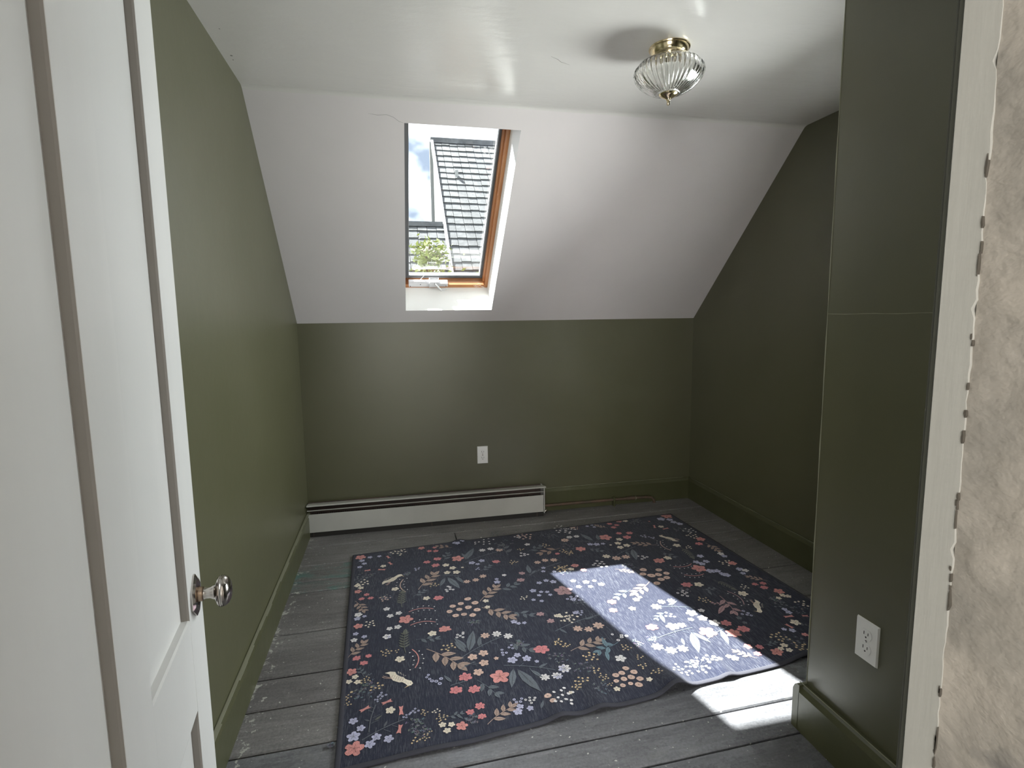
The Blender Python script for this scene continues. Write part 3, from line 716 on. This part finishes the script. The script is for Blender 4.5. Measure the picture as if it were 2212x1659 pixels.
sc_ = N.new('ShaderNodeMath'); sc_.operation = 'MULTIPLY'; sc_.inputs[1].default_value = .34; L.new(mul.outputs['Result'], sc_.inputs[0]); L.new(sc_.outputs[0], mx.inputs['Factor'])
ml2 = N.new('ShaderNodeMix'); ml2.data_type = 'RGBA'; ml2.blend_type = 'MULTIPLY'; ml2.inputs['Factor'].default_value = 1
L.new(mx.outputs['Result'], ml2.inputs['A']); L.new(fine.outputs[0], ml2.inputs['B']); L.new(ml2.outputs['Result'], b.inputs['Base Color'])
bp = N.new('ShaderNodeBump'); bp.inputs['Strength'].default_value = .5; bp.inputs['Distance'].default_value = .0015
L.new(nn(600, (1, .35, 1), 2).outputs['Fac'], bp.inputs['Height']); L.new(bp.outputs[0], b.inputs['Normal'])
RUGM = m
NAVY = (.015, .018, .037)
PALC = dict(c=(.64, .27, .25), r=(.62, .22, .23), k=(.80, .71, .58), w=(.76, .73, .73), l=(.46, .46, .62), p=(.66, .46, .38), t=(.36, .25, .20), T=(.40, .29, .24),
            g=(.125, .145, .17), o=(.135, .14, .115), y=(.64, .48, .28), m=(.44, .27, .28), d=(.12, .13, .15), s=(.64, .27, .25), b=(.16, .25, .30))
MOT = "f -209 2925 57 c;f 119 2965 38 c;f 160 2915 29 r;f 192 2954 26 r;f 194 2907 32 r;t 286 2930 209 2974 t;f 323 2969 30 l;f 353 2995 27 l;f 305 2982 23 l;d 474 2976 126 12 w;h 723 2987 88 p;d 982 3029 140 16 w;f 1038 3043 28 p;f -159 2913 28 l;f -110 2915 25 l;f -199 2879 31 l;f -185 2841 28 l;f -207 2805 27 l;f -87 2789 31 k;s -70 2910 -56 2877 s;s -60 2830 -43 2796 s;s -182 2756 -150 2760 s;s -114 2755 -75 2745 s;B -87 2582 3 2680 k;F 301 2783 66 c;r 139 2781 40 r;r 195 2806 44 r;r 180 2732 45 r;f 232 2720 37 k;f 263 2678 36 k;f 230 2633 35 k;f 277 2625 38 k;f 313 2671 16 k;f 368 2712 36 l;f 423 2724 34 l;f 395 2689 24 l;r 495 2694 45 r;D 447 2855 38 w;D 495 2862 38 w;D 539 2835 41 p;L 338 2759 405 2893 g;L 357 2762 330 2842 g;v 334 2725 527 2815 g;t 226 2773 263 2859 g;f 708 2869 33 w;t 687 2775 779 2822 g;t 873 2775 745 2745 t;D 929 2866 39 p;D 969 2902 33 w;D 1012 2904 30 w;i 656 2741 56 5 w;d 658 2813 38 6 y;d 580 2670 51 7 y;d 806 2831 53 6 y;d 903 2705 53 6 y;i 81 2713 38 5 l;i 390 2636 30 4 l;t 79 2492 176 2637 T;b 20 2484 12 2615 p;D 314 2514 34 p;D 359 2520 34 p;D 400 2550 37 p;v 188 2615 294 2576 g;L 213 2578 184 2501 g;L 228 2580 273 2456 g;L 270 2576 298 2502 g;d 155 2520 49 8 y;i 224 2466 55 6 w;f -29 2525 36 k;f 112 2402 35 k;r 166 2392 48 r;t 53 2432 111 2473 g;t 398 2608 459 2652 g;n 1 2346 9 2487 o;f -67 2348 31 w;f -52 2287 30 w;f -15 2301 30 w;f -21 2193 31 w;f -54 2188 27 w;F 14 2244 63 c;f -63 2131 29 l;b 28 2301 136 2303 s;b 31 2193 137 2194 s;q 297 2351 31 p;q 324 2310 31 p;q 260 2318 28 p;q 222 2305 27 p;q 247 2271 26 p;q 289 2279 32 p;q 324 2250 31 p;q 204 2264 28 p;q 226 2225 28 p;q 263 2226 26 p;q 298 2211 30 p;f 374 2314 29 k;f 372 2260 26 k;t 348 2317 452 2429 T;t 347 2262 458 2148 T;t 445 2391 548 2428 g;t 459 2200 543 2141 g;r 597 2535 35 m;r 574 2467 42 m;f 505 2536 24 w;f 458 2474 34 l;f 461 2504 21 l;D 705 2635 36 p;D 750 2649 37 p;D 796 2642 40 p;v 626 2506 827 2609 g;L 636 2523 645 2619 g;L 674 2552 641 2521 g;d 805 2539 71 10 y;r 885 2556 38 c;f 851 2521 29 k;f 761 2517 23 l;f 707 2531 24 l;f 718 2568 24 l;F 745 2317 89 m;f 724 2414 34 l;f 694 2434 28 l;f 655 2419 28 l;f 606 2351 33 l;f 640 2331 22 l;f 668 2324 22 l;f 623 2303 22 l;f 674 2295 21 l;f 587 2269 21 l;f 620 2250 21 l;d 551 2299 43 6 k;r 585 2145 37 m;r 613 2082 36 m;f 649 2115 25 k;d 682 2088 60 8 k;f 461 2115 29 l;f 501 2096 20 l;f 477 2098 20 l;r 170 2133 52 c;f 117 2112 38 k;i 230 2072 47 6 w;D 325 2045 39 p;D 373 2045 40 w;D 415 2019 39 w;L 249 1975 282 2089 g;L 241 1977 200 2058 g;t 50 2083 134 2066 g;n 7 2004 11 2146 o;f -207 2604 33 k;f -189 2576 28 k;f -201 2541 35 c;r -160 2501 30 r;r -140 2464 29 r;r -181 2467 30 r;t -209 2454 -168 2353 T;f -187 2329 36 w;f -190 2297 30 l;f -161 2309 20 l;f -183 2237 39 c;d -140 2244 59 9 k;f -190 2182 24 l;f -154 2153 24 l;f -194 2138 28 w;x -24 2939 70;x -174 2711 82;x 31 2673 35;x 586 2911 119;x 865 2977 109;x -70 2452 43;x 295 2156 39;x 817 2503 59;d -5 2942 90 12 k;d -200 2668 69 9 d;d -75 2443 54 8 p;x 921 2778 91;x 567 3053 82;d -181 2627 68 8 k;t 574 2758 577 2897 d;i 679 2989 48 5 w;t -212 2019 -148 2114 T;r -176 2014 34 r;r -148 1978 32 r;r -133 2018 27 r;f -190 1935 41 c;f -175 1902 25 k;f -195 1880 25 k;f -165 1871 25 k;t -143 1896 -159 1947 g;t -143 1896 -119 1904 g;d -136 1875 41 9 y;d -101 1829 49 7 y;d -194 1800 32 7 y;f -182 1821 11 y;d -191 1765 27 5 y;i -80 1782 32 5 l;i -91 1759 24 4 l;s -149 1717 -117 1734 s;s -79 1736 -45 1748 s;s -16 1712 -16 1669 s;s -18 1628 -26 1590 s;f -51 1700 33 k;v -116 1619 -98 1738 d;L -100 1665 -77 1684 o;L -114 1666 -133 1676 d;f -167 1678 30 l;f -142 1641 28 l;f -162 1611 42 l;f -93 1593 31 l;f -56 1576 32 l;f -111 1568 33 l;F -157 1561 59 c;v -136 1590 -6 1648 d;L -71 1628 -60 1656 d;i 2 1662 25 4 l;i 26 1678 30 5 l;d 57 1664 30 7 y;d 95 1661 28 5 k;d 110 1626 41 10 y;d 23 1548 32 5 y;d 56 1553 30 7 y;d 68 1570 18 3 y;t 127 1622 178 1628 g;L 159 1630 179 1604 g;f 111 1593 24 k;f 139 1588 23 k;f 123 1564 25 k;F 170 1575 39 c;r 205 1630 30 r;r 240 1651 36 r;r 239 1602 30 r;t 250 1561 350 1625 T;i 367 1645 40 5 l;i 413 1640 39 6 w;f 370 1618 24 l;f 357 1596 32 l;f 400 1602 24 l;L 434 1591 452 1626 g;q 472 1642 26 p;q 481 1612 23 p;B -72 1896 32 1813 k;f -15 1968 39 k;b 32 2020 38 1901 s;t 87 2009 204 1866 T;d -67 2025 49 9 y;d -28 2023 25 3 y;d 169 2002 60 9 y;f -64 2132 35 w;i 82 1836 31 3 l;i 113 1815 49 4 l;f 299 1932 39 p;f 255 1917 38 p;f 291 1873 38 p;f 262 1824 39 p;f 341 1889 19 p;r 212 1808 52 r;r 172 1747 47 r;r 234 1737 45 r;F 334 1783 70 c;t 251 1782 304 1690 g;L 162 1791 138 1835 g;v 156 1774 214 1785 g;v 202 1853 259 1888 g;L 247 1956 283 2092 g;L 235 1952 198 2034 g;v 211 1921 392 2023 g;L 288 1977 304 2045 g;t 407 1979 481 1903 g;i 376 1921 39 4 l;i 408 1944 32 3 l;f 398 1865 39 l;f 423 1890 28 l;f 453 1862 35 l;f 486 1836 17 l;r 521 1903 61 r;v 360 1842 539 1772 g;L 391 1814 362 1715 g;L 404 1808 456 1671 g;L 453 1793 484 1739 g;L 481 1799 523 1817 g;D 490 1741 37 w;D 533 1740 37 w;D 574 1773 47 w;d 602 1933 46 6 y;d 621 1904 28 4 y;d 585 1665 36 6 y;d 527 1628 94 12 w;x -146 1804 72;x -121 1846 57;x 22 1616 66;x 46 1585 57;x 578 1839 79;x 449 1961 36;d -206 1660 23 4 d;x 204 1598 44;x -227 1593 0;d 974 3022 128 14 w;h 1045 3033 49 p;f 1131 3040 22 l;f 1165 3051 22 l;f 1168 3017 22 l;t 1242 2983 1190 3044 T;r 1278 3042 36 r;r 1312 3013 35 r;r 1280 2983 39 r;f 1351 3067 40 c;f 1392 3063 36 k;d 1460 3046 73 10 d;x 1451 3027 88;f 1683 3072 71 c;f 1623 3035 52 l;f 1671 3012 44 l;f 1676 2970 43 l;f 1697 2935 42 l;s 1534 2956 1519 2912 s;s 1526 3018 1540 3015 s;f 1564 2923 36 k;s 1555 2884 1598 2892 s;x 1654 2859 84;x 1692 2830 77;d 1698 2828 84 8 w;d 1672 2745 81 9 k;F 1691 2693 53 c;r 1649 2639 45 r;t 1689 2638 1696 2524 T;f 1691 2495 37 w;f 1692 2465 35 l;F 1684 2381 45 c;d 1653 2395 73 9 k;f 1678 2314 37 l;f 1698 2295 35 w;f 1667 2271 29 l;t 1733 2173 1670 2238 T;r 1652 2159 33 r;r 1694 2156 33 r;r 1673 2120 39 r;F 1715 2072 49 c;f 1707 2035 31 k;f 1725 2023 29 k;f 1672 2019 26 k;d 1642 1962 82 9 d;d 1741 1958 62 6 k;f 1631 1905 30 l;f 1631 1930 25 l;x 1696 1919 92;x 1646 2013 52;s 1586 1878 1631 1877 s;s 1554 1831 1565 1797 s;s 1666 1870 1693 1861 s;f 1603 1832 43 k;f 1549 1784 28 l;f 1522 1799 22 l;t 1639 1792 1616 1825 d;r 1578 1747 28 c;d 1498 1678 68 9 y;d 1465 1754 74 11 y;x 1513 1722 82;t 1373 1724 1427 1723 g;F 1390 1674 46 c;f 1442 1699 29 k;f 1416 1686 25 k;f 1438 1666 26 k;F 1174 2853 76 c;r 1274 2890 41 r;r 1337 2880 47 r;r 1297 2826 54 r;f 1241 2807 40 k;f 1211 2759 39 k;f 1248 2720 42 k;f 1202 2704 39 k;f 1162 2746 16 k;t 1413 2683 1303 2744 T;b 1454 2600 1459 2729 p;B 1562 2703 1482 2802 k;f 1518 2651 44 k;i 1395 2815 43 5 l;i 1435 2791 41 4 l;r 980 2736 62 c;v 1139 2611 1285 2691 g;L 1256 2666 1218 2533 g;L 1209 2647 1203 2588 g;L 1086 2824 1049 2939 g;v 1161 2796 976 2852 g;L 1122 2823 1140 2906 g;D 1083 2615 45 k;D 1126 2580 50 p;D 1180 2583 46 p;i 1265 2554 60 5 w;i 1014 2534 85 9 w;f 1088 2773 39 l;f 1053 2782 34 l;f 1126 2772 27 l;D 933 2871 46 p;D 972 2905 35 w;D 1016 2907 33 w;t 1020 2741 1079 2679 g;d 873 2731 47 5 y;d 909 2707 46 6 y;r 837 2710 28 r;d 816 2542 72 9 y;r 883 2553 41 c;r 910 2496 36 c;f 853 2520 30 k;r 1330 2497 65 c;f 1390 2518 44 k;t 1394 2600 1426 2517 g;n 1524 2630 1519 2493 o;d 1570 2611 46 6 k;f 1569 2496 38 l;f 1510 2438 36 l;f 1528 2413 37 l;f 1564 2432 36 l;F 1484 2369 75 c;b 1475 2426 1368 2418 s;b 1476 2312 1376 2324 s;f 1524 2332 44 l;f 1558 2324 38 l;f 1578 2274 41 l;f 1565 2289 34 l;q 1203 2421 36 p;q 1180 2379 35 p;q 1214 2354 40 p;q 1277 2401 33 p;q 1252 2355 34 p;q 1297 2359 32 p;q 1241 2307 34 p;q 1277 2317 33 p;q 1203 2277 33 p;r 1334 2230 55 r;f 1391 2219 44 k;t 1380 2172 1441 2163 g;L 1403 2161 1394 2113 g;n 1483 2247 1526 2142 o;i 1275 2159 60 7 w;d 1337 2084 58 10 y;d 1588 2149 49 6 k;f 1541 2093 47 k;B 1555 2035 1513 1924 k;b 1484 2129 1485 2006 m;t 1425 2100 1404 1956 m;t 1413 2028 1358 2052 m;L 1397 2022 1330 1964 m;i 1445 1936 50 5 l;f 1396 1915 26 d;f 1397 1878 21 d;r 1319 1893 49 r;r 1364 1839 54 r;F 1210 1854 72 c;r 1306 1822 62 c;t 1070 2465 1134 2410 T;t 1175 2299 1049 2214 T;t 1058 2257 958 2204 g;r 926 2169 45 c;r 904 2103 42 c;f 878 2373 34 w;f 941 2333 34 w;f 821 2399 29 w;f 883 2324 26 w;f 829 2337 28 w;f 921 2374 23 w;f 1042 2162 33 k;f 992 2096 32 k;f 1067 2177 22 k;D 1101 2085 47 w;D 1143 2116 37 w;D 1189 2115 37 w;v 1121 2080 1261 2035 g;L 1156 2081 1217 2108 g;f 1223 2000 50 w;f 1247 1952 43 w;f 1275 1908 46 w;f 1275 2007 30 w;f 1194 1955 27 w;t 1122 2040 1052 1999 g;L 1089 2028 1075 1957 g;f 1093 1926 54 w;f 1133 1925 38 w;i 1123 2006 50 5 l;r 1007 1942 52 r;L 1146 1869 1099 1737 g;v 993 1865 1168 1898 g;L 1150 1868 1183 1786 g;L 1270 1856 1243 1760 g;D 965 1811 47 w;D 1005 1778 47 w;D 1054 1778 45 w;L 1086 1842 1071 1793 g;v 1183 1810 1304 1865 g;f 1306 1732 33 c;r 1348 1718 32 r;r 1312 1684 32 r;t 1294 1660 1242 1721 T;f 1213 1680 32 w;f 1198 1694 24 w;f 1155 1688 22 w;f 1139 1701 19 w;i 1124 1694 52 6 w;d 1061 1677 99 16 w;d 983 1658 76 12 w;i 767 2240 65 6 l;i 754 2115 40 5 l;v 612 2008 830 2082 g;L 631 2021 653 1981 g;L 758 2062 803 2070 g;D 706 2002 41 p;D 749 1988 39 p;D 797 2005 48 p;d 696 2096 91 10 k;f 660 2114 27 k;f 736 2120 26 l;f 763 2230 28 l;d 786 2198 58 8 d;t 629 1866 767 1903 T;t 830 1876 726 1842 b;L 761 1834 748 1774 b;L 774 1854 780 1925 b;f 796 1777 43 w;i 828 1925 20 1 w;i 869 1920 37 2 w;i 839 1898 46 2 w;d 844 1835 45 8 y;d 866 1767 34 5 y;d 679 1734 38 5 y;d 695 1812 66 10 y;d 858 1712 38 6 y;q 791 1718 24 p;q 766 1697 24 p;q 740 1691 24 p;q 811 1692 26 p;q 789 1668 26 p;q 815 1652 25 p;q 760 1665 24 p;q 729 1661 20 p;q 772 1637 18 p;q 742 1634 21 p;q 797 1624 27 p;f 844 1638 23 k;f 715 1622 24 k;d 695 1694 42 9 y;d 883 1662 42 7 y;d 614 1691 54 8 y;d 588 1667 27 5 y;d 703 1650 23 4 y;D 572 1770 45 l;D 538 1738 36 l;d 599 1936 28 4 y;d 623 1906 34 5 y;f 554 1643 16 k;x 648 1759 77;x 669 1642 73;x 902 1854 45;x 1150 2486 60;x 1049 1690 34;x 975 1869 37;x 1297 2187 55"
verts, faces, cols_ = [], [], []
NU, NVV = 220, 160
for j in range(NVV+1):
    for i in range(NU+1):
        p = rug_p(i/NU, j/NVV); verts.append((p.x, p.y, rug_z(p.x, p.y))); cols_.append(NAVY)
for j in range(NVV):
    for i in range(NU):
        a = j*(NU+1)+i; faces.append((a, a+1, a+NU+2, a+NU+1))
rm = random.Random(21)
LIFT = [0.0]
def poly(pts, c, lv=1):
    z0 = .0009+.00035*lv; b0 = len(verts); k = rm.uniform(.9, 1.08); c = tuple(q*k for q in c)
    cx_ = sum(p[0] for p in pts)/len(pts); cy_ = sum(p[1] for p in pts)/len(pts)
    verts.append((cx_, cy_, rug_z(cx_, cy_)+z0)); cols_.append(c)
    for p in pts: verts.append((p[0], p[1], rug_z(p[0], p[1])+z0)); cols_.append(c)
    n = len(pts)
    for i in range(n): faces.append((b0, b0+1+i, b0+1+(i+1) % n))
def blob(x, y, rx, ry, a, c, lv=1, n=9, jit=.08):
    P = []
    for k in range(n):
        t = 2*math.pi*k/n; r = 1+rm.uniform(-jit, jit); X = rx*r*math.cos(t); Y = ry*r*math.sin(t)
        P.append((x+X*math.cos(a)-Y*math.sin(a), y+X*math.sin(a)+Y*math.cos(a)))
    poly(P, c, lv)
def leaf(x0, y0, x1, y1, w, c, lv=1, vein=True):
    dx, dy = x1-x0, y1-y0; L_ = math.hypot(dx, dy)+1e-9; nx, ny = -dy/L_, dx/L_
    P = []
    for t, k in ((0, 0), (.18, .6), (.42, 1), (.7, .75), (1, 0), (.7, -.7), (.42, -1), (.18, -.65)):
        P.append((x0+dx*t+nx*w*k, y0+dy*t+ny*w*k))
    poly(P, c, lv)
    if vein:
        dc = tuple(q*.55 for q in c); stroke([(x0, y0), (x0+dx*.85, y0+dy*.85)], w*.09+.0003, dc, lv+.6)
def stroke(P, w, c, lv=1):
    for i in range(len(P)-1):
        (ax, ay), (bx, by) = P[i], P[i+1]; L_ = math.hypot(bx-ax, by-ay)+1e-9; nx, ny = -(by-ay)/L_*w, (bx-ax)/L_*w
        poly([(ax+nx, ay+ny), (bx+nx*.9, by+ny*.9), (bx-nx*.9, by-ny*.9), (ax-nx, ay-ny)], c, lv)
def flower(x, y, d, c, petals=5, centre=True):
    a0 = rm.uniform(0, 6.28); r = d/2
    for k in range(petals):
        a = a0+2*math.pi*k/petals
        blob(x+math.cos(a)*r*.58, y+math.sin(a)*r*.58, r*.42, r*(.37 if petals == 5 else .25), a, c, 1+.12*k, 8, .12)
    blob(x, y, r*.34, r*.34, 0, c, 1.8, 7)
    if centre and d > .016:
        dc = tuple(q*.50 for q in c)
        blob(x, y, r*.15, r*.15, 0, dc, 2.4, 6)
        for k in range(petals):
            a = a0+2*math.pi*k/petals; stroke([(x+math.cos(a)*r*.2, y+math.sin(a)*r*.2), (x+math.cos(a)*r*.55, y+math.sin(a)*r*.55)], r*.035, dc, 2.6)
def bezier(a, c, b, n=7): return [((1-t)**2*a[0]+2*t*(1-t)*c[0]+t*t*b[0], (1-t)**2*a[1]+2*t*(1-t)*c[1]+t*t*b[1]) for t in [k/n for k in range(n+1)]]
for e in MOT.split(';'):
    q = e.split(); k = q[0]
    if k in 'frFDqdhix':
        x, y, s = int(q[1])/1000, int(q[2])/1000, int(q[3])/1000
        c = PALC[q[-1]] if k != 'x' else PALC['d']
    else:
        x, y, x1, y1 = [int(v)/1000 for v in q[1:5]]; c = PALC[q[5]]; L_ = math.hypot(x1-x, y1-y); dx, dy = (x1-x)/L_, (y1-y)/L_; nx, ny = -dy, dx
    if k in 'fF': flower(x, y, s*1.05, c, 5)
    elif k == 'D': flower(x, y, s*1.05, c, 7)
    elif k == 'r':
        a0 = rm.uniform(0, 6.28)
        for j in range(6): a = a0+j*1.047; q_ = rm.uniform(.22, .31); blob(x+math.cos(a)*s*q_, y+math.sin(a)*s*q_*.85, s*.24, s*.17, a+rm.uniform(-.4, .4), c, 1+.1*j, 9, .15)
        blob(x, y, s*.30, s*.26, 0, c, 1.7, 9)
        dc = tuple(v*.62 for v in c)
        for j in range(5): a = a0+j*1.25; stroke([(x+math.cos(a)*s*.08, y+math.sin(a)*s*.08), (x+math.cos(a+.8)*s*.30, y+math.sin(a+.8)*s*.30)], s*.022, dc, 2.2)
    elif k == 'q':
        blob(x, y, s*.52, s*.48, 0, c, 1, 9, .09); dc = tuple(v*.5 for v in c); blob(x, y, s*.13, s*.13, 0, dc, 1.8, 6)
    elif k == 'h':
        for j in range(11): a = j*2.4; rr = s*.17*math.sqrt(j); blob(x+math.cos(a)*rr, y+math.sin(a)*rr, s*.085, s*.08, 0, c, 1, 8)
    elif k in 'di':
        n = int(q[4]); 
        for j in range(n):
            a = j*2.4+rm.uniform(-.3, .3)+s*90; rr = s*.5*math.sqrt((j+.4)/n); px, py = x+math.cos(a)*rr, y+math.sin(a)*rr
            ds = min(.0078, s*.5/math.sqrt(n)*.62)
            if k == 'i': blob(px, py, ds, ds, 0, c, 1, 8); blob(px, py, ds*.38, ds*.38, 0, NAVY, 1.8, 6)
            else: blob(px, py, ds*.85, ds*.72, rm.uniform(0, 3), c, 1, 6, .15)
            stroke([(px, py), (x+(px-x)*.3, y+(py-y)*.3-.004)], .0007, PALC['d'], .4)
    elif k == 'x':
        for j in range(20):
            a = rm.uniform(0, 6.28); rr = s*.5*math.sqrt(rm.random()); px, py = x+math.cos(a)*rr, y+math.sin(a)*rr; b_ = rm.uniform(0, 6.28)
            stroke([(px, py), (px+math.cos(b_)*.012, py+math.sin(b_)*.012)], .0009, PALC['d'], .4)
            leaf(px, py, px+math.cos(b_+.6)*.012, py+math.sin(b_+.6)*.012, .0022, tuple(v*rm.uniform(.8, 1.5) for v in PALC['d']), .5, False)
    elif k == 'L': leaf(x, y, x1, y1, L_*.13, c)
    elif k == 'v':
        P = bezier((x, y), ((x+x1)/2+nx*L_*.08, (y+y1)/2+ny*L_*.08), (x1, y1)); stroke(P, .0016, c)
        for t in (.3, .5, .7, .85):
            px, py = x+(x1-x)*t, y+(y1-y)*t; sg = 1 if rm.random() < .5 else -1
            stroke([(px, py), (px+(dx*.6+nx*sg)*.022, py+(dy*.6+ny*sg)*.022)], .0009, c)
    elif k in 'tT' or k == 'n':
        P = bezier((x, y), ((x+x1)/2+nx*L_*.10, (y+y1)/2+ny*L_*.10), (x1, y1), 8); stroke(P, max(.0010, L_*.010), c)
        n = {'t': 4, 'n': 7}[k]
        if q[5] == 'T': n = 6
        if q[5] == 'm': n = 5
        for j in range(n):
            t = .28+.68*j/max(1, n-1); i_ = min(7, int(t*8)); px, py = P[i_]; 
            for sg in ((1, -1) if k == 'n' else ((1,) if j % 2 else (-1,))):
                ll = L_*((.34 if n > 4 else .42) if k == 't' else .22)*(1-.25*t); ax, ay = dx*.75+nx*sg*.75, dy*.75+ny*sg*.75
                leaf(px, py, px+ax*ll, py+ay*ll, ll*(.24 if k == 't' else .16), c, 1+.05*j)
        leaf(P[-2][0], P[-2][1], x1+dx*L_*.18, y1+dy*L_*.18, L_*.07, c)
    elif k == 'b':
        P = bezier((x, y), ((x+x1)/2+nx*L_*.32, (y+y1)/2+ny*L_*.32), (x1, y1), 9); stroke(P, .0022, c)
        for j in range(1, 10, 2):
            for sg in (1, -1):
                px, py = P[j][0]+nx*sg*.018+dx*.006, P[j][1]+ny*sg*.018+dy*.006
                stroke([P[j], (px, py)], .0006, PALC['g'], .8); blob(px, py, .0032, .0032, 0, PALC['w'], 1.4, 6)
    elif k == 's':
        w = .006; P = [(x, y), ((x+x1)/2+nx*.002, (y+y1)/2+ny*.002), (x1, y1)]
        poly([(x+nx*w*1.2, y+ny*w*1.2), (x+dx*.004, y+dy*.004), (x-nx*w*1.2, y-ny*w*1.2), ((x+x1)/2-nx*w*.7, (y+y1)/2-ny*w*.7), (x1-nx*w*1.3, y1-ny*w*1.3), (x1-dx*.004, y1-dy*.004), (x1+nx*w*1.3, y1+ny*w*1.3), ((x+x1)/2+nx*w*.7, (y+y1)/2+ny*w*.7)], c)
    elif k == 'B':
        # running bird: tail at the first point, head at the second; back side towards +n
        sd = 1 if (nx*0+ny) > 0 else -1
        if x > 1.2: sd = 1
        def Q(a, b_): return (x+dx*L_*a+nx*sd*L_*b_, y+dy*L_*a+ny*sd*L_*b_)
        poly([Q(0, .02), Q(.10, .13), Q(.28, .19), Q(.48, .17), Q(.66, .04), Q(.72, -.05), Q(.60, -.13), Q(.40, -.14), Q(.24, -.05), Q(.12, .05)], c, 1)
        poly([Q(.62, .06), Q(.74, .05), Q(.86, .06), Q(.96, .0), Q(.96, -.09), Q(.88, -.14), Q(.78, -.10), Q(.62, -.08)], c, 1.3)
        poly([Q(.88, -.12), Q(.95, -.08), Q(.86, -.26)], PALC['y'], 1.2)
        poly([Q(.24, .17), Q(.36, .26), Q(.54, .24), Q(.66, .10), Q(.50, .08), Q(.34, .10)], NAVY, 1.9)
        for j in range(14): blob(*Q(.30+.032*(j % 10)+.02*(j//10), .22-.02*(j % 3)-.006*(j % 10)), .0016, .0013, 0, PALC['k'], 2.6, 5)
        for j in range(6): stroke([Q(.26+.07*j, .05), Q(.30+.07*j, -.08)], .0008, PALC['t'], 2.2)
        blob(*Q(.90, -.03), .0018, .0018, 0, NAVY, 2.6, 6)
        for o_ in (0, .05): stroke([Q(.34, -.06-o_*.5), Q(.14, -.10-o_), Q(.04, -.10-o_)], .0011, PALC['p'], 1)
me = bpy.data.meshes.new('rug_pile'); me.from_pydata(verts, [], faces); me.materials.append(RUGM)
ca = me.color_attributes.new('print', 'FLOAT_COLOR', 'POINT')
ca.data.foreach_set('color', [v for c in cols_ for v in (c[0], c[1], c[2], 1.0)])
rug = empty('rug', (.78, 2.3, .0)); tag(rug, 'dark navy rug printed with coral and cream flowers and birds', 'rug')
rp = bpy.data.objects.new('rug_pile', me); COL.objects.link(rp); rp.parent = rug; rp.matrix_parent_inverse = Matrix.Translation(-rug.location)
# woven binding round the edge, and backing thickness
bm = bmesh.new(); P = []
for k in range(160): P.append(rug_p(k/160, 0))
for k in range(110): P.append(rug_p(1, k/110))
for k in range(160): P.append(rug_p(1-k/160, 1))
for k in range(110): P.append(rug_p(0, 1-k/110))
rings = []
for i, p in enumerate(P):
    t = (P[(i+1) % len(P)]-P[i-1]).normalized(); nn_ = Vector((t.y, -t.x)); z = rug_z(p.x, p.y)
    ring = []
    for (a, h) in ((.0010, .0016), (.0036, .0004), (.0040, -.0022), (.0020, -.0046), (-.006, -.0046), (-.0135, .0006), (-.012, .0020), (-.003, .0022)):
        ring.append(bm.verts.new((p.x+nn_.x*a, p.y+nn_.y*a, max(.0004, z+h))))
    rings.append(ring)
for i in range(len(rings)):
    A, B = rings[i], rings[(i+1) % len(rings)]
    for j in range(8): bm.faces.new((A[j], A[(j+1) % 8], B[(j+1) % 8], B[j]))
obj('edge_binding', bm, BIND, rug, 'all')
# nail heads
for (x, y) in ((.36, 1.395), (.38, 1.455), (.98, 1.36)):
    pass
